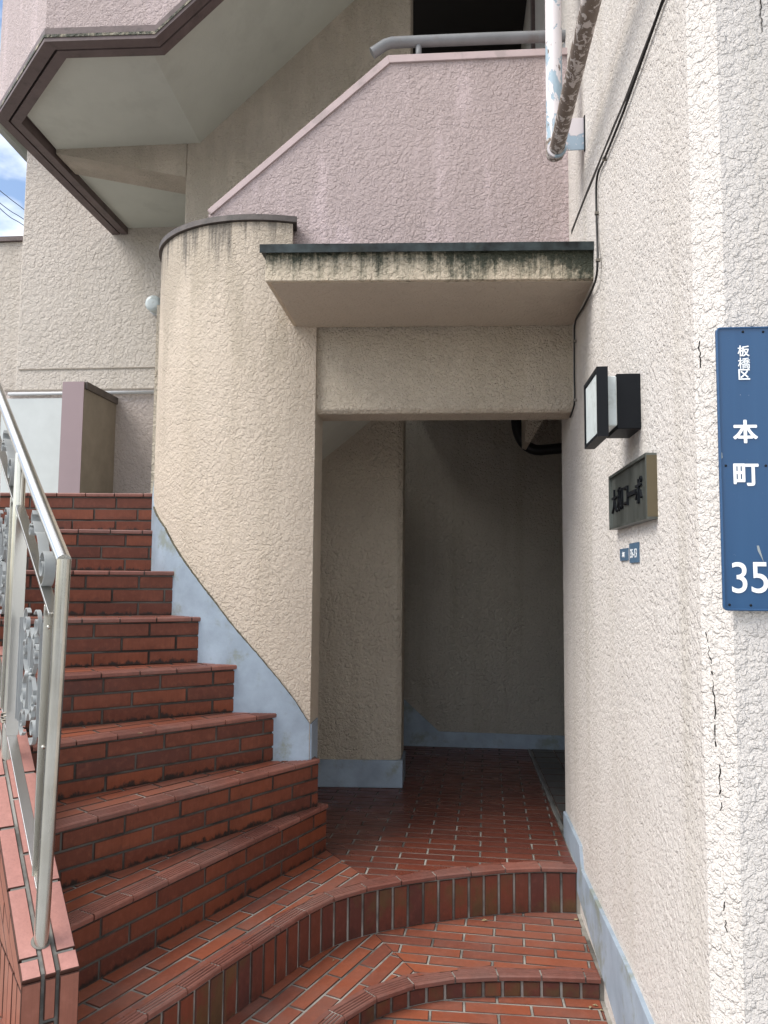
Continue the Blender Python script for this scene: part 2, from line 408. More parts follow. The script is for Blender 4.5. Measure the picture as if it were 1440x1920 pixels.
def courses(region, org, dirv, zt, mat, parent, Lt=.227, Wt=.060, gap=.008, phase=0.0, extra=None, name='tile', rows=None, th=.012):
    """running bond of long tiles over a convex floor region on the level zt"""
    d = V(dirv).normalized(); w = V((-d.y, d.x)); o = V(org)
    us = [(V(p)-o).dot(d) for p in region]; wsv = [(V(p)-o).dot(w) for p in region]
    out_ = []
    r0, r1 = math.floor(min(wsv)/(Wt+gap))-1, math.ceil(max(wsv)/(Wt+gap))+1
    for r in range(r0, r1):
        off = phase + (.5 if r % 2 else 0)*(Lt+gap)
        c0, c1 = math.floor((min(us)-off)/(Lt+gap))-1, math.ceil((max(us)-off)/(Lt+gap))+1
        for c in range(c0, c1):
            s0 = off+c*(Lt+gap)+gap/2; w0 = r*(Wt+gap)+gap/2
            q = [o+d*s0+w*w0, o+d*(s0+Lt)+w*w0, o+d*(s0+Lt)+w*(w0+Wt), o+d*s0+w*(w0+Wt)]
            p = clip_convex([(k.x, k.y) for k in q], region)
            if len(p) < 3: continue
            if extra: p = extra(p)
            if len(p) < 3: continue
            t_ = tile(p, lambda x, y: (x, y, zt), (0, 0, 1), th, mat, parent, name)
            if t_: out_.append(t_)
    return out_

def catmull(P, n=6):
    P = [V(p) for p in P]; r = []
    for i in range(len(P)-1):
        p0, p1, p2, p3 = P[max(i-1, 0)], P[i], P[i+1], P[min(i+2, len(P)-1)]
        for k in range(n):
            t = k/n
            r.append(.5*((2*p1)+(-p0+p2)*t+(2*p0-5*p1+4*p2-p3)*t*t+(-p0+3*p1-3*p2+p3)*t**3))
    r.append(P[-1]); return r
class Path:
    def __init__(s, pts, smooth=True):
        s.p = catmull(pts) if smooth else [V(q) for q in pts]
        s.c = [0]
        for a, b in zip(s.p, s.p[1:]): s.c.append(s.c[-1]+(b-a).length)
        s.len = s.c[-1]
    def at(s, q):
        q = max(0, min(s.len, q))
        for i in range(len(s.p)-1):
            if q <= s.c[i+1] or i == len(s.p)-2:
                k = (q-s.c[i])/max(1e-9, s.c[i+1]-s.c[i]); return s.p[i].lerp(s.p[i+1], k)
    def tan(s, q, e=.03): return (s.at(q+e)-s.at(q-e)).normalized()
    def nrm(s, q): t = s.tan(q); return V((t.y, -t.x))       # towards the upper level
    def off(s, d, step=.03):
        n = max(2, int(s.len/step)); return [s.at(s.len*i/n)+s.nrm(s.len*i/n)*d for i in range(n+1)]
    def near(s, p):
        best = min(range(len(s.p)), key=lambda i: (s.p[i]-V(p)).length)
        return s.c[best]
NOSE = [(.004, -.020), (.0005, -.017), (0, -.005), (.0035, -.0005), (.010, 0), (.0115, -.0030), (.0150, -.0030), (.0165, 0),
        (.0225, 0), (.024, -.0030), (.0275, -.0030), (.029, 0), (.035, 0), (.0365, -.0030), (.040, -.0030), (.0415, 0),
        (.0475, 0), (.049, -.0030), (.0525, -.0030), (.054, 0), (.072, 0), (.072, -.012)]
GR = {i for i, (w, h) in enumerate(NOSE) if h == -.0030 or (h == 0 and False)}
def nosing(path, z, parent, Ln=.150, gap=.006, start=0.0, end=None, phase=0.0, mat=None, name='nosing_tile'):
    s = start-phase; end = path.len if end is None else end
    while s < end:
        a, b = max(s, start), min(s+Ln, end)
        if b-a > .012:
            dz = random.uniform(-.0006, .0006)
            vs = []
            for q in (a, b):
                p, n = path.at(q), path.nrm(q)
                vs += [V((p.x+n.x*w, p.y+n.y*w, z+h+dz)) for w, h in NOSE]
            m = len(NOSE)
            fs = [(i, i+1, m+i+1, m+i) for i in range(m-1)] + [tuple(range(m))[::-1], tuple(range(m, 2*m))]
            no = mesh(name, vs, fs, mat or M['nose'], parent); no.data.materials.append(M['soot_shade'])
            for p_ in no.data.polygons:
                if len(p_.vertices) == 4 and sum(1 for v_ in p_.vertices if v_ % m in GR) == 4: p_.material_index = 1
        s += Ln+gap
def wall_tiles(p0, p1, z_top, rows, Lt, gap, matf, parent, nout, phase=0.0, zmin=None, name='riser_tile', th=.010):
    """courses of tiles on a straight vertical face p0->p1, outward normal nout"""
    p0, p1 = V(p0), V(p1); d = (p1-p0).normalized(); ln = (p1-p0).length; zt = z_top
    for r, h in enumerate(rows):
        z1 = zt; z0 = zt-h
        if zmin is not None: z0 = max(z0, zmin)
        zt -= h+gap
        if z1-z0 < .012: continue
        s = -((phase+(.5 if r % 2 else 0)*(Lt+gap)) % (Lt+gap))
        while s < ln:
            a, b = max(0, s), min(ln, s+Lt)
            if b-a > .012:
                poly = [(a, z0), (b, z0), (b, z1), (a, z1)]
                tile(poly, lambda x, y: (p0.x+d.x*x, p0.y+d.y*x, y), (nout[0], nout[1], 0), th, matf(r), parent, name)
            s += Lt+gap

# ------------------------------------------------------------------ ground, street, levels
XW = .53
Z_A, Z_G = -.19, -.268
mesh('street', [(-600, -600, Z_G-.05), (600, -600, Z_G-.05), (600, 600, Z_G-.05), (-600, 600, Z_G-.05)], [(0, 1, 2, 3)], M['asphalt'])['kind'] = 'structure'

N1 = Path([(.517, 3.462), (.364, 3.452), (.217, 3.420), (.073, 3.368), (-.075, 3.309), (-.199, 3.248), (-.322, 3.175), (-.423, 3.095), (-.495, 3.010),
           (-.552, 2.905), (-.606, 2.790), (-.662, 2.660), (-.726, 2.515), (-.784, 2.374), (-.844, 2.237), (-.883, 2.154), (-1.06, 1.74)])
N2 = Path([(.517, 2.935), (.42, 2.932), (.325, 2.929), (.176, 2.915), (.029, 2.89), (-.104, 2.842), (-.21, 2.775), (-.295, 2.69), (-.362, 2.59), (-.405, 2.50),
           (-.46, 2.37), (-.60, 2.03), (-.80, 1.54)])
def keep_inside(path, d):
    def f(p):
        c = (sum(q[0] for q in p)/len(p), sum(q[1] for q in p)/len(p))
        seen = []
        for q in [c]+list(p):
            s = path.near(q)
            if all(abs(s-k) > .08 for k in seen): seen.append(s)
        sc_ = path.near(c)
        for s in seen:
            a = path.at(s); n = path.nrm(s)
            if s == sc_ or (a-V(c)).length < .30:
                p = clip(p, (a.x+n.x*d, a.y+n.y*d), (n.x, n.y))
                if len(p) < 3: return []
        return p
    return f

pv = MB().box(-9, 9, -7.5, 1.495, Z_G-.12, Z_G-.012).make('bounce_pavement', M['bounce']); tag(pv, kind='structure')  # unseen pale slab, added to bounce light up onto the soffits
# paved apron at street level
apron = MB().box(-1.4, .60, 1.5, 3.1, Z_G-.08, Z_G-.003).make('tiled_apron', M['grout']); tag(apron, kind='structure')
courses([(.514, 1.9), (.514, 3.0), (-.55, 3.0), (-.75, 1.9)], (.0, 2.0), (1, .0), Z_G, M['tread'], apron, phase=.03, name='floor_tile')

# lower curved step
step = empty('curved_step', (-.1, 2.9, Z_G), 'low lower step of red tiles with a curved ribbed edge, nearest the street', 'step', kind='thing')
b = [(p.x, p.y, Z_G-.06) for p in N2.off(.011)] + [(-1.4, 1.6, Z_G-.06), (-1.4, 3.7, Z_G-.06), (.60, 3.7, Z_G-.06), (.60, 2.945, Z_G-.06)]
MB().ext(b, (0, 0, Z_A-.003-(Z_G-.06))).make('step_base', M['grout'], step)
nosing(N2, Z_A, step, phase=.10)
s = .004
R2 = Path([(p.x, p.y) for p in N2.off(.006)], False)
while s < min(R2.len, 1.9):
    a, c = R2.at(s), R2.at(s+.060); n = (c-a).normalized(); o_ = V((-n.y, n.x))
    tile([(0, Z_G+.004), ((c-a).length, Z_G+.004), ((c-a).length, Z_A-.024), (0, Z_A-.024)], lambda x, y: (a.x+n.x*x, a.y+n.y*x, y), (-n.y, n.x, 0) if V((-n.y, n.x)).dot(N2.nrm(s)) < 0 else (n.y, -n.x, 0), .010, M['soldier'], step, 'riser_tile')
    s += .070
reg = [(.514, 2.82), (.514, 3.52), (-.53, 3.52), (-.08, 2.80)]
courses(reg, (.0, 3.03), (1, -.075), Z_A, M['tread'], step, phase=.02, extra=keep_inside(N2, .045), name='tread_tile')
reg = [(-.53, 3.52), (-.08, 2.80), (-.30, 2.25), (-.62, 1.45), (-1.2, 1.6)]
courses(reg, (-.394, 2.50), (.385, .923), Z_A, M['tread'], step, phase=.07, extra=keep_inside(N2, .045), name='tread_tile')

# landing
land = empty('entrance_landing', (0, 4.2, 0), kind='structure')
b = [(p.x, p.y, -.4) for p in N1.off(.011)] + [(-1.9, 1.9, -.4), (-2.3, 2.5, -.4), (-2.3, 6.0, -.4), (3.2, 6.0, -.4), (3.2, 3.6, -.4), (.60, 3.60, -.4), (.60, 3.475, -.4)]
MB().ext(b, (0, 0, .4-.003)).make('landing_base', M['grout'], land)
nosing(N1, 0, land, phase=.0)
R1 = Path([(p.x, p.y) for p in N1.off(.006)], False)
s = .004
while s < R1.len-.1:
    a, c = R1.at(s), R1.at(s+.058); n = (c-a).normalized(); nn = V((-n.y, n.x))
    if nn.dot(N1.nrm(s)) > 0: nn = -nn
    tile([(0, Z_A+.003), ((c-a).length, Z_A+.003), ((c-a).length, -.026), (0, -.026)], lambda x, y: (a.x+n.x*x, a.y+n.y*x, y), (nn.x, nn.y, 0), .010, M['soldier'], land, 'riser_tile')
    s += .068
reg = [(.512, 3.0), (.512, 5.745), (-1.0, 5.70), (-1.0, 4.12), (-.12, 2.92)]
courses(reg, (-.007, 3.62), (1, -.04), 0, M['floor'], land, phase=0, extra=keep_inside(N1, .045), name='floor_tile')
reg = [(-.70, 3.712), (-.12, 2.92), (-.75, 1.45), (-1.45, 1.72)]
courses(reg, (-.72, 2.53+.02), (.39, .92), 0, M['tread'], land, phase=.05, extra=keep_inside(N1, .045), name='floor_tile')

# grey tiled corridor floor beyond the threshold strip
gf = MB().box(.519, .531, 3.96, 5.74, -.05, .004).make('threshold_strip', M['concrete'], None); gf['kind'] = 'structure'
cor = MB().box(.535, 3.2, 3.93, 5.76, -.05, -.003).make('corridor_floor', M['grout_dark']); tag(cor, kind='structure')
for i in range(6):
    for j in range(12):
        x0, y0 = .545+i*.155, 3.95+j*.155
        tile([(x0, y0), (x0+.148, y0), (x0+.148, y0+.148), (x0, y0+.148)], lambda x, y: (x, y, .001), (0, 0, 1), .006, M['greyt'], cor, 'floor_tile')

# ------------------------------------------------------------------ winding staircase
RH = .208
NR = [V(p) for p in ((-.572, 3.53), (-.606, 3.488), (-.787, 3.427), (-.972, 3.421), (-1.161, 3.465), (-1.324, 3.555), (-1.54, 3.78), (-1.62, 3.95))]
ND = [V(p).normalized() for p in ((-.55, -1.289), (-.68, -1.04), (-.634, -.70), (-.77, -.62), (-.82, -.48), (-.92, -.36), (-.97, -.215), (-1, -.065))]
WP0, WD = V((-1.103, 2.05)), V((-.836, 1.0))
NL = []
for p, d in zip(NR, ND):       # run each nosing out to the centre of the balustrade wall
    den = d.x*WD.y-d.y*WD.x; q = WP0-p; k = (q.x*WD.y-q.y*WD.x)/den; NL.append(p+d*k)
stairs = empty('winding_staircase', (-1.2, 3.2, 0), 'winding staircase of red brick tiles climbing left round the curved wall', 'staircase', kind='thing')
for i in range(8):
    z = RH*(i+1); d = ND[i]; n = V((d.y, -d.x))          # n points uphill
    if n.dot(V((-1, .6))) < 0: n = -n
    R = NR[i]; Lp = NL[i]
    Rx = R if i < 2 else R-d*.10
    Lx = Lp
    if i < 7:
        R2_, L2_ = NR[i+1], NL[i+1]; n2 = V((ND[i+1].y, -ND[i+1].x)); n2 = n2 if n2.dot(V((-1, .6))) > 0 else -n2
        Rb = (R2_ if i+1 < 2 else R2_-ND[i+1]*.10)+n2*.06; Lb = L2_+n2*.06
    else:
        Rb = V((-1.4, 4.3)); Lb = V((-2.9, 4.3))
    f0, f1 = Rx+n*.012, Lx+n*.012
    base = [f0, f1, Lb, Rb] + ([V((-.668, 3.61))] if i < 2 else [])
    MB().ext([(p.x, p.y, -.35) for p in base], (0, 0, z-.003+.35)).make('step_base', M['grout'], stairs)
    sb = stairs.children[-1]; sb = [q_ for q_ in COL.objects if q_.name.startswith('step_base') and q_.parent == stairs][-1]
    sb.data.materials.append(M['grout_stair'])
    for q_ in sb.data.polygons:
        if abs(q_.normal.z) < .5: q_.material_index = 1
    path = Path([Rx+d*(.002), Lx], False)
    nosing(path, z, stairs, phase=random.uniform(.0, .12))
    # three courses on the riser
    out_n = -n
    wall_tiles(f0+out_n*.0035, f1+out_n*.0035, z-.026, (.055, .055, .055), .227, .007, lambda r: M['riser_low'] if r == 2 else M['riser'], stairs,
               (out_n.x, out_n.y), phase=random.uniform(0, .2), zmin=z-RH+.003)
    # courses on the tread, laid parallel to the nosing
    if i < 7:
        a0, a1 = Rx+n*.076, Lx+n*.076
        reg = [(a0.x, a0.y), (a1.x, a1.y), (Lb.x, Lb.y), (Rb.x, Rb.y)]
        dd = V((-d.x, -d.y))
        courses(reg, (a0+n*.0)[:], (d.x, d.y), z, M['tread'], stairs, phase=random.uniform(0, .2), name='tread_tile')
up = MB().box(-6, -1.2, 4.02, 6.2, 1.40, 8*RH-.006).make('upper_floor', M['concrete']); tag(up, kind='structure')

# ------------------------------------------------------------------ curved stair wall (concrete cylinder segment)
CC, CR, CI = V((-.90, 4.15)), .73, .53
def cap_z(a):   # top of the wall under its cap, rising round the curve; a in degrees
    t = (-79.3-a)/(190.0); return 2.880+.16*max(0, min(1, t))
def arc(a): a = radians(a); return V((cos(a), sin(a)))
wall = empty('curved_stair_wall', (CC.x, CC.y, 0), 'beige stucco curved wall rising beside the red stairs, dark cap on top', 'wall')
def shell(name, a0, a1, z0, zf, mat, ro=CR, ri=CI, step=2.0, zn=1, smooth=True):
    n = max(2, int(abs(a1-a0)/step)); vs, fs = [], []
    for i in range(n+1):
        a = a0+(a1-a0)*i/n; e = arc(a); z1 = zf(a) if callable(zf) else zf; zz0 = z0(a) if callable(z0) else z0
        o1, i1 = CC+e*ro, CC+e*ri
        vs += [(o1.x, o1.y, zz0), (o1.x, o1.y, z1), (i1.x, i1.y, z1), (i1.x, i1.y, zz0)]
    for i in range(n):
        b = 4*i
        for k in range(4): fs.append((b+k, b+(k+1) % 4, b+4+(k+1) % 4, b+4+k))
    fs += [(3, 2, 1, 0), (4*n, 4*n+1, 4*n+2, 4*n+3)]
    o = mesh(name, vs, fs, mat, wall); return auto_smooth(o, 40)
A_LO = -math.degrees(math.acos(.25/.73)); A_HI = -math.degrees(math.acos(.135/.73))
shell('wall_body', A_LO, A_HI, -.4, 2.40, M['cyl'])
shell('wall_body_upper', A_HI, -255, -.4, cap_z, M['cyl'])
# return face of the wall end that forms the left door jamb
e0 = CC+arc(A_LO)*CR
MB().ext([(-.657, e0.y+.010, -.3), (-.6495, e0.y+.008, -.3), (-.649, 3.66, -.3), (-.80, 3.66, -.3), (-.80, 3.60, -.3)], (0, 0, 2.75)).make('door_jamb', M['lintel'], wall)
capo = []
n = 60; vs, fs = [], []
for i in range(n+1):
    a = A_HI+1.5+(-230-A_HI)*i/n; e = arc(a); z = cap_z(a)
    for r, h in ((CR+.016, .003), (CR+.016, .030), (CI-.016, .030), (CI-.016, .003)):
        q = CC+e*r; vs.append((q.x, q.y, z+h))
for i in range(n):
    b = 4*i
    for k in range(4): fs.append((b+k, b+(k+1) % 4, b+4+(k+1) % 4, b+4+k))
fs += [(3, 2, 1, 0), (4*n, 4*n+1, 4*n+2, 4*n+3)]
auto_smooth(mesh('wall_cap', vs, fs, M['capbrown'], wall))
# blue skirting that climbs with the stairs
PTS = [(285.7, 935), (308.7, 988.8), (337, 1040), (366, 1080.5), (403, 1129), (440.5, 1178), (480.6, 1223.8), (523.6, 1275), (555, 1315.5), (575, 1348), (580, 1356)]
prof = []
for u, v in PTS:
    d = ray(u, v); dx, dy = d.x, d.y; A = dx*dx+dy*dy; B = -2*(dx*CC.x+dy*CC.y); C_ = CC.length_squared-(CR+.006)**2
    disc = B*B-4*A*C_
    t = (-B-math.sqrt(disc))/(2*A) if disc > 0 else -B/(2*A)
    p = CP+d*t; prof.append((math.degrees(math.atan2(p.y-CC.y, p.x-CC.x)), p.z))
prof = sorted((a if a < 0 else a-360, z) for a, z in prof)       # increasing angle
def sk(a):
    if a <= prof[0][0]: return prof[0][1]+(prof[0][0]-a)*.013
    if a >= prof[-1][0]: return prof[-1][1]
    for (a0, z0), (a1, z1) in zip(prof, prof[1:]):
        if a0 <= a <= a1: return z0+(z1-z0)*(a-a0)/(a1-a0)
shell('skirting', A_LO-.3, -200, -.3, sk, M['blue'], ro=CR+.007, ri=CR-.02)
_r = random.Random(3); _j = [_r.random() for _ in range(200)]
shell('grime_line', A_LO-.3, -150, lambda a: sk(a)-.001-.004*_j[int(-a*1.3) % 200], lambda a: sk(a)+.0005+.004*_j[int(-a*1.7+9) % 200], M['grimeline'], ro=CR+.0078, ri=CR-.02, step=.7)
MB().box(-.66, -.642, e0.y+.001, 3.62, .3, sk(A_LO)-.005).make('jamb_skirting', M['blue'], wall)

# ------------------------------------------------------------------ doorway lintel and canopy
def fy(x, y1=3.50): return y1+.047*(x-XW)
lin = MB()
sec = [(3.490, 2.005), (3.508, 1.987), (3.67, 1.987), (3.67, 2.50), (3.490, 2.50)]
sec2 = [(y+.018, z) for y, z in sec]
lin.v = [V((-.66, y, z)) for y, z in sec]+[V((XW+.005, y, z)) for y, z in sec2]
k = len(sec); lin.f = [tuple(range(k)), tuple(range(2*k-1, k-1, -1))]+[(i, (i+1) % k, k+(i+1) % k, k+i) for i in range(k)]
tag(lin.make('doorway_lintel', M['lintel'], None, bevel=.004), 'thick beige stucco beam spanning the top of the dark doorway', 'beam', kind='thing')
can = empty('entrance_canopy', (0, 3.1, 2.39), 'flat stucco canopy slab over the doorway with black mould streaks down its front', 'canopy')
cx0, cy0, cy1 = -.751, 2.89, 2.958
MB().ext([(cx0, cy0, 2.39), (XW+.004, cy1, 2.39), (XW+.004, 3.52, 2.39), (cx0-.006, 3.46, 2.39)], (0, 0, .118)).make('slab', M['canopy'], can, bevel=.003)
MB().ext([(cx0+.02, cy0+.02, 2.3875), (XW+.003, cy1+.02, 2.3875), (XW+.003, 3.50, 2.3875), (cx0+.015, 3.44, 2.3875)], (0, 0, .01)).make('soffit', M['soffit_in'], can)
MB().ext([(cx0-.020, cy0-.016, 2.506), (XW+.001, cy1-.016, 2.506), (XW+.001, 3.60, 2.506), (cx0-.020, 3.50, 2.506)], (0, 0, .026)).make('drip_flashing', M['flash'], can, bevel=.002)
MB().ext([(cx0-.020, cy0-.020, 2.498), (XW+.001, cy1-.020, 2.498), (XW+.001, cy1-.0165, 2.498), (cx0-.020, cy0-.0165, 2.498)], (0, 0, .034)).make('drip_edge', M['flash'], can)

# ------------------------------------------------------------------ right-hand wall
rw = empty('entrance_side_wall', (1.2, 3, 0), 'tall off-white stucco wall running back along the right of the entrance', 'wall')
CX, CYF, CYS = .577, 1.68, 1.742
prof2 = [(XW, 7.0), (XW, CYS)] + [(XW+.047*k_, CYS-.062*k_) for k_ in (.02, .98)] + [(CX, CYF), (4.5, CYF), (4.5, 3.9)]
MB().ext([(x, y, Z_G-.1) for x, y in [(XW, 3.90)]+prof2[1:]], (0, 0, 3.0)).make('wall_body', M['white'], rw)
MB().ext([(x, y, 2.632) for x, y in prof2[:-1]]+[(4.5, 7.0, 2.632)], (0, 0, 5.0)).make('wall_body_upper', M['white'], rw)
# skirting: level over the landing, then a lower band down the steps
MB().ext([(.517, 3.885, -.05), (.517, 3.885, .112), (.517, 3.40, .114), (.517, 3.36, .030), (.517, 3.0, .040), (.517, 2.5, .056), (.517, 1.75, .036), (.517, 1.75, Z_G-.05)], (.02, 0, 0)).make('skirting', M['blue'], rw, bevel=.002)
# sooty joint between the two pours of the wall
J = [px(u, v, .5285) for u, v in ((1262, -50), (1243, 0), (1222, 55), (1198, 118), (1172, 186), (1150, 238), (1128, 292), (1113, 330), (1098, 366), (1084, 402), (1071, 436))]
jb = MB()
for a, b2 in zip(J, J[1:]):
    w1, w2 = random.uniform(.006, .010), random.uniform(.006, .010)
    jb.ext([(a.x, a.y, a.z-w1), (b2.x, b2.y, b2.z-w2), (b2.x, b2.y, b2.z+w2), (a.x, a.y, a.z+w1)], (.004, 0, 0))
jo = jb.make('wall_joint', M['dark'], rw)

# ------------------------------------------------------------------ inside the passage
pil = empty('inner_pillar', (-.5, 4.6, 0), 'beige stucco pillar standing inside the doorway on the red tiles', 'pillar')
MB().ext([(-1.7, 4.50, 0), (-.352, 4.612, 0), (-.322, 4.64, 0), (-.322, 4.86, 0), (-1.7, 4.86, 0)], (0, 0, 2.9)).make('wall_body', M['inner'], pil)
MB().ext([(-1.7, 4.489, 0), (-.310, 4.604, 0), (-.310, 4.87, 0), (-1.7, 4.87, 0)], (0, 0, .158)).make('skirting', M['blue'], pil, bevel=.003)
bw = empty('passage_back_wall', (.2, 5.8, 0), 'dark stucco wall closing the back of the passage behind the doorway', 'wall')
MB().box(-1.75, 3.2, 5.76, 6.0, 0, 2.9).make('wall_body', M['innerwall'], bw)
a_, b_, c_, d_ = py(752, 1306, 5.75), py(823, 1370, 5.75), py(1062, 1384, 5.75), py(1062, 1408, 5.75)
MB().ext([(-.9, 5.748, -.01), (3.2, 5.748, -.01), (3.2, 5.748, .085), (b_.x, 5.748, .105), (a_.x, 5.748, a_.z), (-.9, 5.748, a_.z+.35)], (0, .03, 0)).make('skirting', M['blue'], bw)
tag(MB().box(-1.85, -1.7, 4.5, 6.0, 0, 2.9).make('passage_end_wall', M['inner'], None), kind='structure')
tag(MB().box(3.1, 3.2, 3.9, 6.0, 0, 2.9).make('corridor_end_wall', M['inner'], None), kind='structure')
tag(MB().box(-.30, 3.2, 3.72, 6.0, 2.46, 2.62).make('passage_ceiling', M['soffit'], None), kind='structure')
sl1, sl2 = py(690, 790, 4.55), py(605, 860, 4.55)
dxz = (sl1-sl2).normalized()
P_a = sl1+dxz*.55; P_b = sl2-dxz*.30
tag(MB().ext([(P_a.x, 3.74, P_a.z), (P_b.x, 3.74, P_b.z), (P_b.x, 3.74, P_b.z+.16), (P_a.x, 3.74, P_a.z+.16)], (0, .85, 0)).make('stair_flight', M['soffit'], None),
    'sloping grey underside of a stair flight glimpsed in the top left of the doorway', 'stair flight', kind='thing')
# black drain pipe under the passage ceiling
q = [py(u, v, 5.25) for u, v in ((968, 740), (968, 790), (973, 815), (984, 833), (1002, 843), (1025, 843), (1060, 840), (1120, 838))]
tag(auto_smooth(MB().tube(catmull(q, 4), .036, 12).make('drain_pipe', M['rubber'], None)), 'black bent drain pipe hanging under the dark passage ceiling', 'pipe')
tag(MB().ext([tuple(py(u, v, 4.6)) for u, v in ((984, 740), (985, 828), (993, 831), (1024, 778), (1040, 740))], (0, .25, 0)).make('ceiling_bracket', M['inner'], None),
    'small pointed stucco haunch hanging beside the black pipe in the passage', 'haunch')

# ------------------------------------------------------------------ pink parapet of the upper flight
YP = 3.58
def pf(u, v, off=0.0):   # on the parapet plane, which follows the facade direction
    d = ray(u, v); k = (YP-.047*XW+off)/(d.y-.047*d.x); return CP+d*k
par = empty('pink_parapet', (0, YP, 2.4), 'pink stucco parapet with a sloping left edge above the canopy', 'parapet')
top = [pf(391, 402), pf(392, 401), pf(731, 110), pf(1072, 94)]
body = [V((p.x, p.y, 2.42)) for p in (top[-1],)]+[V((top[0].x, top[0].y, 2.42))]
MB().ext([*top, *body], (0, .15, 0)).make('wall_body', M['pink'], par)
t2 = [pf(388, 394, -.010), pf(389, 393, -.010), pf(727, 103, -.010), pf(1074, 88, -.010)]
t3 = [pf(395, 402, -.010), pf(396, 401, -.010), pf(731, 117, -.010), pf(1074, 101, -.010)]
capm = MB()
for i in range(3): capm.ext([t2[i], t2[i+1], t3[i+1], t3[i]], (0, .17, 0))
capm.make('parapet_cap', M['pinkflat'], par, bevel=.002)
hr = empty('upper_handrail', (0, 3.6, 3.75), 'grey painted pipe handrail along the top of the pink parapet', 'handrail')
pts = [py(698, 100, 3.64), py(722, 84, 3.64), py(735, 80, 3.64), py(900, 73, 3.64), py(1072, 67, 3.64)]
auto_smooth(MB().tube(pts, .0275, 16).make('rail', M['greypipe'], hr))
for u in (785, 1060):
    p = py(u, 84, 3.64); MB().tube([(p.x, p.y, p.z), (p.x, p.y, p.z-.09)], .015, 12).make('post', M['greypipe'], hr, smooth=True)

# ------------------------------------------------------------------ upper stair landing, its wall and soffits
ZL, YB, YC, ZB = 3.90, 4.433, 5.54, 3.85
O1 = V((-2.655, YC, ZB)); O2 = V((-2.600, 3.965, ZB)); O3 = pz(83, 78, ZB); O4 = pz(272, 72, ZB)
Si3 = pz(285, 97, ZL); Si4 = pz(375, 268, ZL)
up2 = py(665, 0, YB)                              # the flight's soffit meets the wall along this line
sl = (up2-Si4); sl = sl/sl.x                      # rise per metre to the right
def up_sl(p, dx): return V((p.x+dx, p.y+sl.y*dx*0, p.z+sl.z*dx))
bal = empty('upper_stair_balcony', (-2.0, 4.2, ZL), 'pink balcony of the upper stair landing with brown grooved rim, grey-green underneath', 'balcony')
inn = .115
# landing slab underside
I2 = V((O2.x+.10, O2.y+.04, ZL)); I3 = V((O3.x+.02, O3.y+.11, ZL))
MB().ext([(O1.x+.10, YC, ZL), I2, (I3.x, I3.y, ZL), (Si3.x, Si3.y, ZL), (Si4.x, Si4.y+.02, ZL), (Si4.x+.4, YC, ZL)], (0, 0, .15)).make('landing_soffit', M['soffit'], bal)
DX = 2.2
MB().ext([Si3, up_sl(Si3, DX), up_sl(Si4, DX)+V((0, .02, 0)), Si4+V((0, .02, 0))], (0, 0, .16)).make('flight_soffit', M['soffit'], bal)
# rim: outer band, groove, inner band under the balustrade
def rim(name, d0, d1, z0, z1, mat):
    def offp(d):
        a = V((O1.x+d, YC-.001, 0)); 
        k1 = V((O3.x-O2.x, O3.y-O2.y)).normalized(); n1 = V((k1.y*-1, k1.x))
        if n1.dot(V((1, 1))) < 0: n1 = -n1
        # left edge offset +x, chamfer offset n1, front edge offset +y
        x = O1.x+d
        # intersection left/chamfer
        base = V((O2.x, O2.y))+n1*d; k = (x-base.x)/k1.x; p2 = base+k1*k
        ydir = O4.y-O3.y; f = V((O4.x-O3.x, O4.y-O3.y)).normalized(); fb = V((O3.x, O3.y))+V((-f.y, f.x))*d
        den = k1.x*f.y-k1.y*f.x; qv = fb-base; k2 = (qv.x*f.y-qv.y*f.x)/den; p3 = base+k1*k2
        k3 = (O4.x+.05-fb.x)/f.x; p4 = fb+f*k3
        return [V((x, YC-.001)), p2, p3, p4]
    A, B = offp(d0), offp(d1); mb = MB()
    for i in range(3):
        mb.ext([(A[i].x, A[i].y, z0), (A[i+1].x, A[i+1].y, z0), (B[i+1].x, B[i+1].y, z0), (B[i].x, B[i].y, z0)], (0, 0, z1-z0))
    # sloped part up the flight
    a, b2 = A[3], B[3]
    mb.ext([(a.x, a.y, z0), (a.x+DX, a.y, z0+sl.z*DX), (b2.x+DX, b2.y, z0+sl.z*DX), (b2.x, b2.y, z0)], (0, 0, z1-z0))
    return mb.make(name, mat, bal), A
rim('rim_outer_band', 0, .060, ZB, ZL+.02, M['trim'])
rim('rim_groove', .060, .072, ZB+.02, ZL+.02, M['dark'])
rim('rim_inner_band', .072, .125, ZB, ZL+.02, M['trim'])
rim('balustrade', .004, .118, ZL+.0201, ZL+1.3, M['pink'])
rim('rim_edge', -.004, .02, ZB+.02, ZB+.034, M['canopy'])
# stucco wall behind the flight with its downstand beam
ub = empty('upper_stair_wall', (-1, YB, 3), 'tan stucco wall behind the upper flight with a downstand beam on its left', 'wall')
xl = py(347, 380, YB).x; xr = py(770, 60, YB).x
MB().ext([(xl, YB, 2.95), (-1.25, YB, 2.95), (-1.25, YB, 2.63), (xr, YB, 2.63), (xr, YB, 7.5), (xl, YB, 7.5)], (0, .25, 0)).make('wall_body', M['tan'], ub, bevel=.006)
b0, b1 = py(105, 288, YB), py(347, 332, YB)
MB().ext([(b0.x, YB, ZL), (b0.x, YB, b0.z), (xl-.0005, YB, b1.z), (xl-.0005, YB, ZL)], (0, .25, 0)).make('beam', M['tan'], ub)

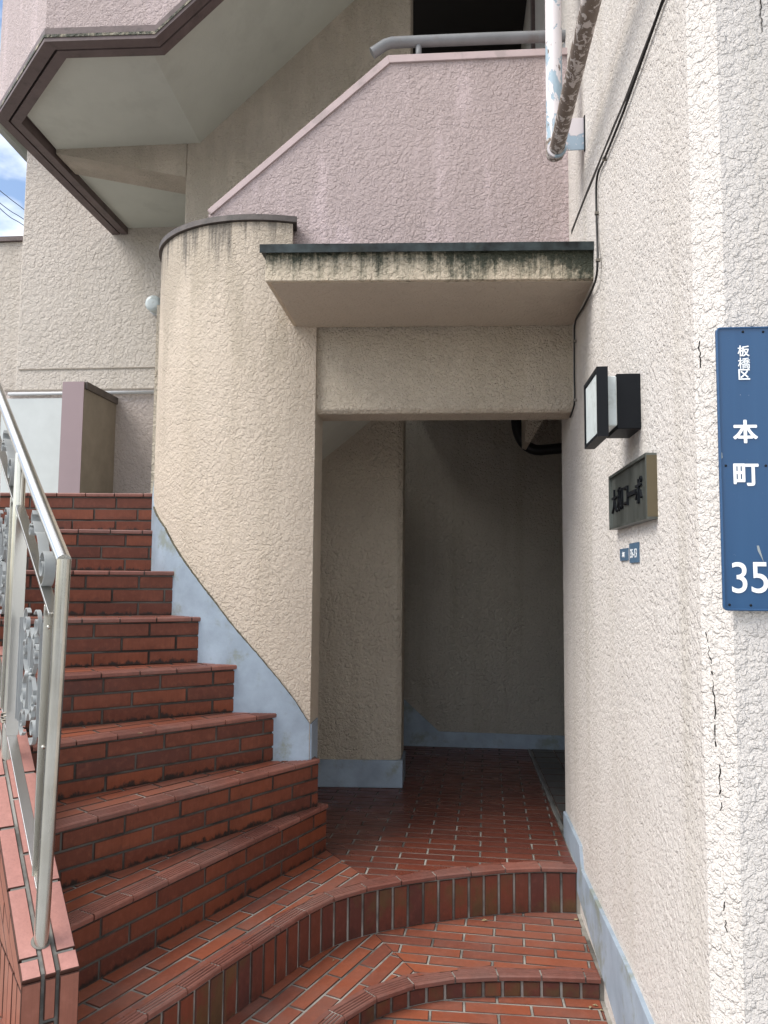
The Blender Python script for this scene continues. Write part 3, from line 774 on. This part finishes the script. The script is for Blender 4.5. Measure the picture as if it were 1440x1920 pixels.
# far wall with niche things
fw = empty('far_stair_wall', (-3, YC, 1.6), 'pale tan stucco wall facing the top of the red stairs', 'wall')
xc = py(46, 360, YC).x
MB().ext([(xc, YC, 1.4), (-1.72, YC, 1.4), (-1.72, YC, 6.6), (xc, YC, 6.6)], (0, .2, 0)).make('wall_body', M['tan_far'], fw, bevel=.01)
g1 = py(35, 693, YC-.004); g2 = py(300, 693, YC-.004)
MB().box(g1.x, g2.x, YC-.006, YC+.01, g1.z-.004, g1.z+.004).make('groove', M['partside'], fw)
z7 = py(150, 731, YC).z
MB().box(py(10, 735, YC).x, g2.x, YC-.012, YC+.01, z7-.006, z7+.004).make('ledge', M['partside'], fw)
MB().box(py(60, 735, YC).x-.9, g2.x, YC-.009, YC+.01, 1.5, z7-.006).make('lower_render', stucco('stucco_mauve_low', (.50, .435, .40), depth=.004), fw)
a, b = py(16, 739, YC-.03), py(296, 739, YC-.03)
cn = MB().tube([(a.x, YC-.03, a.z), (b.x, YC-.03, a.z)], .013, 12).make('wall_conduit', M['conduit'], None, smooth=True)
tag(cn, 'thin pale grey conduit running level along the far wall', 'conduit')
bx = py(60, 735, YC).x
a, b = py(20, 748, YC-.02), py(111, 920, YC-.02)
pn = empty('wall_panel', ((a.x+b.x)/2, YC-.03, 1.9), 'pale grey blank panel fixed to the far wall behind the handrail', 'panel')
MB().box(a.x-.1, b.x, YC-.03, YC-.012, 1.5, a.z).make('sheet', M['panel'], pn, bevel=.002)
MB().box(b.x+.001, b.x+.025, YC-.034, YC-.012, 1.5, a.z).make('side_strip', M['pinkflat'], pn, bevel=.002)
# short mauve partition standing out from the far wall
pt = empty('mauve_partition', (-2.8, 5.2, 1.66), 'short mauve partition with brown capping standing out from the far wall', 'partition')
yf = 5.03; a, b = py(119, 717, yf), py(158, 717, yf)
MB().ext([(a.x, yf, 1.4), (b.x, yf, 1.4), (b.x+.004, YC-.001, 1.4), (a.x, YC-.001, 1.4)], (0, 0, a.z-1.4)).make('core', M['partside'], pt)
MB().box(a.x-.002, b.x+.002, yf-.006, yf-.0005, 1.4, a.z+.003).make('front_sheet', M['mauve'], pt)
MB().box(a.x-.010, b.x+.018, yf+.012, YC-.002, a.z-.045, a.z+.006).make('capping', M['capbrown'], pt, bevel=.002)
# globe lamp on the far wall
gl = empty('round_wall_lamp', (-2.4, YC, 3.2), 'round frosted bulkhead lamp half hidden behind the curved wall', 'wall lamp')
c = py(285.5, 567, YC-.13)
auto_smooth(MB().tube([(c.x, YC, c.z-.012), (c.x, YC-.05, c.z-.012)], .058, 24).make('base', M['conduit'], gl))
auto_smooth(MB().tube([(c.x, YC-.04, c.z), (c.x, YC-.11, c.z), (c.x, YC-.125, c.z), (c.x, YC-.132, c.z)], [.060, .063, .056, .035], 28).make('diffuser', M['diff'], gl), 60)
# low wall with a brown cap and a projecting eave against the sky
lw = empty('neighbouring_low_wall', (-4.5, 5.7, 1.6), 'low pinkish wall with brown coping under the patch of sky', 'wall')
a = py(44, 449, 5.75)
MB().box(a.x-4, xc+.02, 5.75, 5.95, 1.0, a.z-.02).make('wall_body', M['tan_far'], lw)
MB().box(a.x-4, a.x+.005, 5.725, 5.97, a.z-.018, a.z+.02).make('wall_cap', M['trim'], lw)
e1, e2 = pz(-60, 172, 4.9), pz(53, 297, 4.9)
ev = empty('roof_eave', (-4, 5, 4.9), 'grey-green roof eave edge crossing above the sky at the left', 'eave')
d = (e2-e1).normalized(); nn = V((d.y, -d.x, 0)); nn = nn if nn.x > 0 else -nn
MB().ext([e1, e2, e2+nn*.6, e1+nn*.6], (0, 0, .12)).make('slab', M['soffit'], ev)
MB().ext([e1-nn*.001, e2-nn*.001, e2+nn*.05, e1+nn*.05], (0, 0, -.05)).make('edge_board', M['soffit'], ev)
# dark upper corridor behind the parapet
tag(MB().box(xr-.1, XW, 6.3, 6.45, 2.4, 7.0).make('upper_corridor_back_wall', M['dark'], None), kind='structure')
tag(MB().box(xr-1.0, XW, 3.6, 6.45, 5.6, 5.75).make('upper_shade_slab', M['dark'], None), kind='structure')  # unseen slab overhead, added to keep the upper corridor in shade
tag(MB().box(xr-.1, XW, 4.4, 6.45, 2.63, 2.7).make('upper_corridor_floor', M['concrete'], None), kind='structure')
a, b = py(997, 30, 5.0), py(1018, 30, 5.0)
tag(MB().box(a.x, b.x, 5.0, 5.08, 2.7, 5.6).make('corridor_post', M['trim'], None), 'brown upright frame in the dark opening above the parapet', 'post')

# ------------------------------------------------------------------ balustrade wall on the left with coping tiles
P0 = V((-1.103, 2.05, .254)); DV = V((-.836, 1, .695)); CV = V((.767, .641, 0)).normalized(); DH = V((-.836, 1, 0)).normalized()
NV = DV.cross(CV).normalized(); NV = NV if NV.z > 0 else -NV
DU = DV.normalized(); LT = DV.length
def cop(s, k, h=0.0): return P0+DV*s+CV*k+NV*h          # s in steps of DV, k across
bwall = empty('stair_balustrade_wall', (-1.3, 2.3, Z_G), 'low sloping wall faced in orange tiles with pink coping beside the stairs', 'wall')
T0, T1 = -.070, 2.3
def wallbody(k0, k1):
    q = [cop(T0+.006, k0), cop(T1, k0), cop(T1, k0), cop(T0+.006, k0)]
    a, b = cop(T0+.006, k0, -.004), cop(T1, k0, -.004)
    return [a, b, V((b.x, b.y, -.4)), V((a.x, a.y, -.4))]
MB().ext(wallbody(-.052, 0), CV*.126).make('wall_core', M['grout_dark'], bwall)
def coping(k0, k1, first, name='coping_tile'):
    s = T0; ln = first
    while s < T1-.1:
        e = s+ln/LT
        tile([(s*LT, k0), (e*LT, k0), (e*LT, k1), (s*LT, k1)], lambda x, y: cop(x/LT, y), NV, .012, M['coping'], bwall, name, bev=.0022)
        s = e+.008/LT; ln = .227
coping(-.060, -.014, .055); coping(-.004, .022, .175); coping(.032, .080, .055)
# orange tiles down the outer (left) face: raking courses under the coping, upright ones below
zc = .175
for r in range(14):
    h1 = -.014-r*.064; h0 = h1-.057
    s = T0*LT-((.5 if r % 2 else 0)*.235)
    while s < T1*LT:
        a, b = s, s+.227
        P = [(a/LT, P0.z+.695*a/LT+h0), (b/LT, P0.z+.695*b/LT+h0), (b/LT, P0.z+.695*b/LT+h1), (a/LT, P0.z+.695*a/LT+h1)]
        P = clip(P, (T0+.002, 0), (1, 0)); P = clip(P, (0, zc+.006), (0, 1)) if len(P) > 2 else []
        if len(P) > 2 and P[0][0] < 1.4:
            tile(P, lambda x, y: (P0.x+DV.x*x-CV.x*.060, P0.y+DV.y*x-CV.y*.060, y), -CV, .009, M['side'], bwall, 'side_tile', bev=.0014)
        s += .235
for row in range(2):
    s = T0+.002
    for k in range(10):
        a, b = s, s+.056/1.303; zt = zc-.002-row*.235
        tile([(a, zt-.227), (b, zt-.227), (b, zt), (a, zt)], lambda x, y: (P0.x+DV.x*x-CV.x*.060, P0.y+DV.y*x-CV.y*.060, y), -CV, .009, M['side'], bwall, 'side_tile', bev=.0014)
        s = b+.008/1.303
# end face towards the street
E0 = cop(T0, 0)
for k0, k1, sh in ((-.060, -.014, 0), (-.004, .022, 0), (.032, .080, 0)):
    zt = E0.z-.012
    for row in range(2):
        ln = .227 if k0 != -.004 else .10
        z1 = zt-row*(ln+.010)
        tile([(k0, z1-ln), (k1, z1-ln), (k1, z1), (k0, z1)], lambda x, y: (E0.x+CV.x*x, E0.y+CV.y*x, y), -DH, .009, M['side'], bwall, 'end_tile', bev=.002)
auto_smooth(MB().tube([cop(0, 0, -.01), cop(0, 0, .0015)], .0255, 20).make('mortar_ring', M['grout'], bwall))

# ------------------------------------------------------------------ stainless handrail
def rl(t, h, k=0.0): return P0+DV*t+V((0, 0, h))+CV*k
rail = empty('stair_handrail', tuple(P0), 'stainless steel stair handrail with grey scrollwork panels on the tiled wall', 'handrail')
RP = .0192
auto_smooth(MB().tube([rl(-.0, 1.015)+V((.018, 0, 0)), rl(.3, 1.03)+V((.01, 0, 0)), rl(1.0, 1.055), rl(2.1, 1.06)], RP*1.05, 20).make('top_rail', M['steel_plain'], rail))
for t in (0, .5125, 1.025, 1.54):
    base, tp = rl(t, -.02), rl(t, 1.02)+V((.018, 0, 0))
    if t > 0: tp = rl(t, 1.045)
    po = auto_smooth(MB().tube([base, tp], RP, 20).make('post', M['steel'], rail))
def flat(name, a, b, w, wdir, th, parent=rail, mat='steel'):
    a, b, wd = V(a), V(b), V(wdir).normalized(); td = (b-a).cross(wd).normalized()
    MB().ext([a-wd*w/2-td*th/2, a+wd*w/2-td*th/2, a+wd*w/2+td*th/2, a-wd*w/2+td*th/2], b-a).make(name, M[mat], parent, bevel=.001)
for k in range(3):
    t0, t1 = .5125*k+.012, .5125*(k+1)-.012
    flat('upper_bar', rl(t0, .858), rl(t1, .866), .030, CV, .009, mat='steel_plain')
    flat('lower_bar', rl(t0-.0, .122), rl(t1, .122), .030, CV, .009, mat='steel_plain')
    for tb in (t0+.030, t1-.050):
        flat('upright_bar', rl(tb, .125, 0), rl(tb, .862, 0), .040, CV, .006, mat='steel_plain')
        for h in (.80, .47):
            p = rl(tb, h)-CV*.006 if tb < t0+.04 else rl(tb, h)+CV*.012; MB().tube([p-DH*.008, p+DH*.006], .0055, 12).make('screw', M['steel'], rail, smooth=True)
# scrollwork, bent from flat bar in the plane of the rail
def band(name, pts, parent, th=.0034, depth=.012, org=None):
    """pts are (metres along the rail, metres up) from org"""
    P = [org+DH*x+V((0, 0, z)) for x, z in pts]; vs, fs = [], []
    for i, p in enumerate(P):
        t = (P[min(i+1, len(P)-1)]-P[max(i-1, 0)]).normalized(); n = t.cross(CV).normalized()
        for a, b in ((-1, -1), (1, -1), (1, 1), (-1, 1)): vs.append(p+n*th/2*a+CV*depth/2*b)
    for i in range(len(P)-1):
        for k in range(4): fs.append((4*i+k, 4*i+(k+1) % 4, 4*i+4+(k+1) % 4, 4*i+4+k))
    fs += [(3, 2, 1, 0), tuple(4*(len(P)-1)+k for k in range(4))]
    return auto_smooth(mesh(name, vs, fs, M['cast'], parent), 30)
def spiral(cx, cz, r0, r1, a0, a1, n=26):
    return [(cx+(r0+(r1-r0)*i/n)*cos(radians(a0+(a1-a0)*i/n)), cz+(r0+(r1-r0)*i/n)*sin(radians(a0+(a1-a0)*i/n))) for i in range(n+1)]
def cscroll(x0, z0, x1, z1, bulge, r, sgn):
    """a C-scroll between two eyes"""
    up = z1 > z0
    a = spiral(x0, z0, .006, r, sgn*-500, sgn*(-90 if up else 90)+0, 24)
    return a
proto = None
def ornament(root_t):
    """rectangular scroll panel: built once, copied for the other bays"""
    o = empty('ornament', (0, 0, 0)); return o
def make_panel(org, W_, H_, parent):
    root = MB().ext([org+V((0, 0, 0)), org+DH*.004, org+DH*.004+V((0, 0, H_)), org+V((0, 0, H_))], CV*.016).make('scroll_panel', M['cast'], parent)
    def B(pts): band('scroll', pts, root, org=org)
    B([(W_, 0.03), (W_, H_-.03)]); B([(.035, .03), (.035, H_-.03)]); B([(W_-.035, .03), (W_-.035, H_-.03)])
    for sx, cx in ((1, W_*.27), (-1, W_*.73)):
        for sz, cz in ((1, H_*.90), (-1, H_*.10)):
            sp = [(cx+sx*(x-0)*-1, cz+sz*z) for x, z in spiral(0, 0, .006, .046, 0, 500)]
            B(sp)
        for sz, cz in ((1, H_*.68), (-1, H_*.32)):
            sp = [(cx+sx*x, cz+sz*z) for x, z in spiral(0, 0, .005, .030, 90, 520)]
            B(sp)
    # crossing S bars and the centre rosette
    for sx in (1, -1):
        for sz in (1, -1):
            B([(W_/2+sx*x, H_/2+sz*z) for x, z in ((.008, .008), (.018, .04), (.020, .075), (.035, .11), (.062, .13), (.078, .118), (.080, .10), (.066, .095))])
            B([(W_/2+sx*x, H_/2+sz*z) for x, z in ((.0, H_*.36), (.02, H_*.30), (.05, H_*.27), (.075, H_*.20), (.09, H_*.10), (.082, .03), (.06, .008), (.02, .0))])
    ce = org+DH*(W_/2)+V((0, 0, H_/2)); mb = MB()
    for k in range(8):
        a = k*pi/4; mb.tube([ce, ce+DH*cos(a)*.026+V((0, 0, sin(a)*.026))], [.009, .004], 8)
    mb.tube([ce-CV*.014, ce+CV*.014], .010, 10); mb.make('rosette', M['cast'], root, smooth=True)
    return root
for k in range(2):
    tA = .5125*k+.105
    org = P0+DV*0+V((DV.x*tA, DV.y*tA, .695*.5125*k+.475))
    make_panel(org, .285*1.303, .39, rail)
# small scrolls under the top rail
for k in range(3):
    tt = .5125*k
    o1 = rl(tt+.055, .872)
    ref = band('rail_scroll', [(x, z) for x, z in spiral(.075, .070+.02, .008, .058, 40, 640, 30)], rail, org=o1, depth=.030)
    band('rail_scroll', [(x, z+.13) for x, z in ((.10, -.02), (.14, .03), (.17, .06), (.20, .065), (.215, .085), (.24, .10), (.262, .095), (.268, .12), (.252, .135), (.240, .122))], rail, org=o1, depth=.030)
    band('rail_scroll', [(x, z+.16) for x, z in spiral(.29, .045, .004, .022, 0, 500, 20)], rail, org=o1, depth=.026)
# rusty wire twisted round the second post
wt = MB()
wb = rl(.5125, .125)
for k in range(5):
    pts = [wb+V((cos(a)*(RP+.004), sin(a)*(RP+.004), .008*k-.012+.004*sin(a*2+k))) for a in [2*pi*i/14 for i in range(15)]]
    wt.tube(pts, .0028, 6, cap=False)
wt.tube([wb+V((-.02, -.01, 0)), wb+V((-.055, -.02, -.01)), wb+V((-.07, -.01, .012))], .0028, 6)
tag(auto_smooth(wt.make('wire_tie', M['wire'], None)), 'rusty wire twisted round the second stair rail post', 'wire')

# ------------------------------------------------------------------ things on the right wall
def text(name, s, size, loc, rot, mat, parent, ext=.0008, heavy=0.0, sx=1.0):
    cu = bpy.data.curves.new(name, 'FONT'); cu.body = s; cu.size = size; cu.align_x = 'CENTER'; cu.align_y = 'CENTER'
    cu.extrude = ext
    ob = bpy.data.objects.new('tmp', cu); COL.objects.link(ob)
    bpy.context.view_layer.update()
    me = bpy.data.meshes.new_from_object(ob.evaluated_get(bpy.context.evaluated_depsgraph_get()))
    COL.objects.unlink(ob); bpy.data.objects.remove(ob)
    xs = [v.co.x for v in me.vertices]; ys = [v.co.y for v in me.vertices]
    if xs:
        cx_, cy_ = (min(xs)+max(xs))/2, (min(ys)+max(ys))/2
        h = max(ys)-min(ys); k = size/h if size > 0 else 1
        for v in me.vertices: v.co.x = (v.co.x-cx_)*k*sx; v.co.y = (v.co.y-cy_)*k
    if heavy:
        import bmesh as _b
        bm = _b.new()
        for i in range(7):
            a_ = i*2*pi/6; m2 = me.copy()
            dx_, dy_ = (0, 0) if i == 6 else (cos(a_)*heavy, sin(a_)*heavy)
            m2.transform(Matrix.Translation((dx_, dy_, i*.00003))); bm.from_mesh(m2); bpy.data.meshes.remove(m2)
        bm.to_mesh(me); bm.free()
    me.transform(Matrix.Translation(loc) @ rot.to_4x4())
    me.materials.clear(); me.materials.append(mat); me.name = name
    o = bpy.data.objects.new(name, me); COL.objects.link(o); o.parent = parent; o.location = -wloc(parent)
    return o
RFRONT = Matrix.Rotation(radians(90), 3, 'X')                                   # faces the street
RLEFT = Matrix.Rotation(radians(-90), 3, 'Z') @ Matrix.Rotation(radians(90), 3, 'X')   # faces the passage
YS = 1.662
a, b = py(1343, 614, YS), py(1355.5, 1145, YS)
SW = .125; sx0 = (a.x+b.x)/2; sz1, sz0 = a.z, b.z
sg = empty('street_address_sign', (sx0+SW/2, YS, (sz0+sz1)/2), 'tall blue enamel street sign with white characters and the number 35', 'sign')
def rrect(x0, x1, z0, z1, r, n=5):
    p = []
    for cx_, cz_, a0 in ((x1-r, z1-r, 0), (x0+r, z1-r, 90), (x0+r, z0+r, 180), (x1-r, z0+r, 270)):
        for i in range(n+1):
            an = radians(a0+90*i/n); p.append((cx_+r*cos(an), cz_+r*sin(an)))
    return p
MB().ext([(x, YS, z) for x, z in rrect(sx0, sx0+SW, sz0, sz1, .009)], (0, .006, 0)).make('plate', M['enamel'], sg)
ri = rrect(sx0+.0045, sx0+SW-.0045, sz0+.0045, sz1-.0045, .006); ro = rrect(sx0, sx0+SW, sz0, sz1, .009)
mb = MB(); n = len(ri)
mb.v = [V((x, YS-.0005, z)) for x, z in ro]+[V((x*.4+x2*.6, YS-.0035, z*.4+z2*.6)) for (x, z), (x2, z2) in zip(ro, ri)]+[V((x, YS-.0003, z)) for x, z in ri]
for k in range(2):
    for i in range(n):
        j = (i+1) % n; mb.f.append((k*n+i, k*n+j, k*n+n+j, k*n+n+i))
mb.make('raised_rim', M['enamel'], sg, smooth=True)
def on_sign(u, v): return py(u, v, YS-.0012)
for ch, u, v, hp, bold in (('板', 1394, 658, 20, .016), ('橋', 1395, 681, 20.5, .009), ('区', 1395.5, 702, 19, .022), ('本', 1397.5, 809, 41, .024), ('町', 1399, 890, 39, .024)):
    text('lettering', ch, hp*YS/F, on_sign(u, v), RFRONT, M['white_print'], sg, .0003, bold*hp*YS/F*1.3)
text('lettering', '3', 55*YS/F, on_sign(1386.5, 1083), RFRONT, M['white_print'], sg, .0003, .0003, .92)
text('lettering', '5', 55*YS/F, on_sign(1424.5, 1083), RFRONT, M['white_print'], sg, .0003, .0003, .92)
for u, v in ((1393, 622), (1431, 622), (1361, 873), (1436, 873), (1368, 1134), (1408, 1135)):
    p = py(u, v, YS-.001); MB().tube([p, p+V((0, .004, 0))], .0026, 10).make('screw', M['black'], sg, smooth=True)

sc_m = NT('scratched_enamel', .5, .3).col((.30, .33, .33))
p = [py(u, v, YS-.0008) for u, v in ((1419, 1023), (1423, 1023), (1429, 1043), (1432, 1054), (1426, 1042), (1421, 1033))]
MB().ext(p, (0, .0006, 0)).make('scratch', sc_m, sg)
p = [py(u, v, YS-.0008) for u, v in ((1349, 846), (1354, 849), (1355, 858), (1350, 863))]
MB().ext(p, (0, .0006, 0)).make('chip', sc_m, sg)
# box wall lamp
lm = empty('box_wall_lamp', (XW, 2.3, 1.74), 'black square wall lamp with white glass fixed to the side wall', 'wall lamp')
y0, y1 = 2.205, 2.43
MB().box(.462, XW+.002, 2.242, 2.40, 1.664, 1.826).make('base_box', M['black'], lm, bevel=.002)
MB().box(.432, .4615, 2.236, 2.405, 1.672, 1.818).make('diffuser', M['diff'], lm, bevel=.003)
fr = MB(); th = .010
fr.box(.400, .431, y0, y0+th, 1.636, 1.838); fr.box(.400, .431, y1-th, y1, 1.636, 1.838)
fr.box(.400, .431, y0+th, y1-th, 1.636, 1.636+th); fr.box(.400, .431, y0+th, y1-th, 1.838-th, 1.838)
fr.make('frame', M['black'], lm)
MB().box(.404, .428, y0+th+.0005, y1-th-.0005, 1.636+th+.0005, 1.838-th-.0005).make('glass', M['diff'], lm, bevel=.004)
for z in (1.655, 1.815):
    MB().box(.428, .434, 2.26, 2.38, z-.006, z+.006).make('bracket', M['black'], lm)

# name plaque
pq = empty('name_plaque', (XW, 2.33, 1.48), 'dark bronze name plaque with raised lettering below the box lamp', 'plaque')
py0, py1, pz0, pz1 = 2.08, 2.58, 1.392, 1.568
MB().box(.509, XW+.002, py0, py1, pz0, pz1).make('plate', M['bronze'], pq)
fm = MB(); t_ = .008
fm.box(.501, .5085, py0, py0+t_, pz0, pz1); fm.box(.501, .5085, py1-t_, py1, pz0, pz1)
fm.box(.501, .5085, py0+t_, py1-t_, pz0, pz0+t_); fm.box(.501, .5085, py0+t_, py1-t_, pz1-t_, pz1)
fm.make('rim', M['bronze'], pq)
MB().box(.503, XW+.001, py0-.0012, py0-.0002, pz0+.006, pz1-.006).make('edge', M['brass'], pq)
for i, ch in enumerate('大和コーポ'):
    yy = 2.515-i*.082
    hgt = {'ー': .014, 'コ': .058}.get(ch, .074)
    text('letter', ch, hgt, (.5065, yy, 1.480), RLEFT, M['black'], pq, .0030, .0002, 1.0 if ch != 'ー' else .85)

# two tiny address plates
ap = empty('small_district_plate', (XW, 2.48, 1.31), 'tiny blue plate with white characters, left of the pair under the plaque', 'address plate', 'small blue address plates')
MB().box(.5255, XW, 2.432, 2.540, 1.290, 1.328).make('plate', M['enamel_pale'], ap)
text('lettering', '本町', .018, (.525, 2.486, 1.309), RLEFT, M['white_print'], ap, .0003, .0005)
ap2 = empty('small_number_plate', (XW, 2.35, 1.31), 'tiny taller blue number plate, right of the pair under the plaque', 'address plate', 'small blue address plates')
MB().box(.5255, XW, 2.290, 2.405, 1.281, 1.340).make('plate', M['enamel_pale'], ap2)
text('lettering', '35-13', .026, (.525, 2.348, 1.309), RLEFT, M['white_print'], ap2, .0003, .0004)

# black cable clipped to the wall
cb = empty('black_cable', (XW, 3, 2.4), 'thin black cable running down the side wall past the canopy', 'cable')
cpts = [px(u, v, .522) for u, v in ((1247, -10), (1243, 0), (1209, 97), (1168, 212), (1133, 298), (1122, 322), (1118, 350), (1118.5, 400), (1120, 455))]
cpts += [px(1120.5, 488, .515), px(1116, 528, .515), px(1096, 572, .521), px(1079, 602, .521), px(1077, 640, .521), px(1077, 700, .521), px(1077.5, 750, .521), px(1073, 772, .521), px(1069, 782, .521)]
auto_smooth(MB().tube(catmull(cpts, 4), .0042, 8).make('cable', M['rubber'], cb))
for i in (4, 7, 9, 13, 15):
    p = cpts[i]; MB().box(p.x-.006, p.x+.010, p.y-.006, p.y+.006, p.z-.005, p.z+.005).make('clip', M['wire'], cb)

# drain pipes
pi1 = empty('peeling_drain_pipe', (.41, 3.16, 3.0), 'downpipe with flaking white and blue paint turning into a rusty pipe', 'pipe')
EL = py(1040, 290, 3.16)
auto_smooth(MB().tube([(EL.x, EL.y, EL.z+.04), (EL.x, EL.y, 7.0)], .0345, 24).make('downpipe', M['pipeA'], pi1))
auto_smooth(MB().tube([(EL.x+.002, EL.y-.05, EL.z-.004), (EL.x+.002, .2, EL.z+.01)], .031, 24).make('level_pipe', M['pipeB'], pi1))
ep = [(EL.x, EL.y, EL.z+.06), (EL.x, EL.y, EL.z+.02), (EL.x, EL.y-.006, EL.z+.004), (EL.x+.001, EL.y-.022, EL.z-.004), (EL.x+.002, EL.y-.06, EL.z-.004)]
auto_smooth(MB().tube(ep, .037, 24).make('elbow', M['pipeB'], pi1), 70)
auto_smooth(MB().tube([(EL.x+.002, EL.y-.052, EL.z-.004), (EL.x+.002, EL.y-.062, EL.z-.004)], .040, 24).make('elbow_collar', M['pipeA'], pi1))
a, b = py(1066, 222, 3.12), py(1096, 280, 3.12)
brk = MB().box(EL.x, b.x, 3.12, 3.125, b.z, a.z).make('bracket', M['plateA'], pi1)
MB().box(b.x-.003, b.x+.003, 3.10, 3.118, b.z-.012, a.z).make('bracket_flange', M['black'], pi1)

# telephone wires against the sky
for i, (p, q) in enumerate((((-30, 330), (60, 405)), ((-30, 355), (60, 422)), ((-30, 363), (60, 434)))):
    a, b = py(*p, 30), py(*q, 32); m_ = (a+b)/2-V((0, 0, .05+.04*i))
    tag(MB().tube(catmull([a+(a-b)*2+V((0, 0, .5)), a, m_, b, b+(b-a)*2], 6), .016, 6).make('overhead_wire', M['rubber'], None),
        ('uppermost of the three thin wires crossing the patch of sky', 'middle one of the three thin wires crossing the sky', 'lowest of the three thin wires crossing the sky')[i], 'wire', 'overhead wires')

# hairline crack down the wall corner below the sign
ck = MB(); rr = random.Random(5)
for (ua, va, ub_, vb) in ((1322, 1185, 1336, 1265), (1336, 1275, 1343, 1400), (1347, 1425, 1352, 1520), (1357, 1690, 1362, 1760), (1311, 640, 1312, 690), (1424, 0, 1428, 60)):
    n_ = 12; P = []
    for i in range(n_+1):
        u, v = ua+(ub_-ua)*i/n_+rr.uniform(-2.2, 2.2), va+(vb-va)*i/n_
        p = px(u, v, XW-.001)
        if p.y < 1.742:
            d_ = ray(u, v); k_ = (XW*.062+1.742*.047-.0014)/(d_.x*.062+d_.y*.047); p = CP+d_*k_
            if p.y < CYF: p = py(u, v, CYF-.001)
        P.append(p)
    for a, b in zip(P, P[1:]):
        if rr.random() < .8:
            w = rr.uniform(.0009, .0030); ck.ext([a+V((-w*.6, -w*.6, 0)), b+V((-w*.6, -w*.6, 0)), b+V((w*.6, -w*.4, 0)), a+V((w*.6, -w*.4, 0))], (.0004, .0004, 0))
ck.make('hairline_crack', M['dark'], rw)
lt = MB(); rr = random.Random(11)
for (x, y, z) in [(.49, 2.90, Z_G), (.505, 2.87, Z_G), (.47, 2.885, Z_G), (.45, 2.80, Z_G), (.50, 3.40, Z_A), (.12, 3.35, Z_A), (.02, 3.36, Z_A), (.47, 3.80, 0), (-.45, 2.95, Z_A), (.1, 4.6, 0), (-1.2, 2.9, RH*3), (-.9, 3.2, RH*2)]:
    a = rr.uniform(0, 6.28); l = rr.uniform(.005, .013); w = l*rr.uniform(.3, .7)
    e, f = V((cos(a), sin(a), 0)), V((-sin(a), cos(a), 0)); c = V((x, y, z+.003))
    lt.ext([c-e*l, c-f*w+V((0, 0, .002)), c+e*l, c+f*w+V((0, 0, .003))], (0, 0, .0012))
tag(lt.make('dry_litter', M['litter'], None), 'tiny dry leaf flakes caught in the corners of the red steps', kind='stuff')
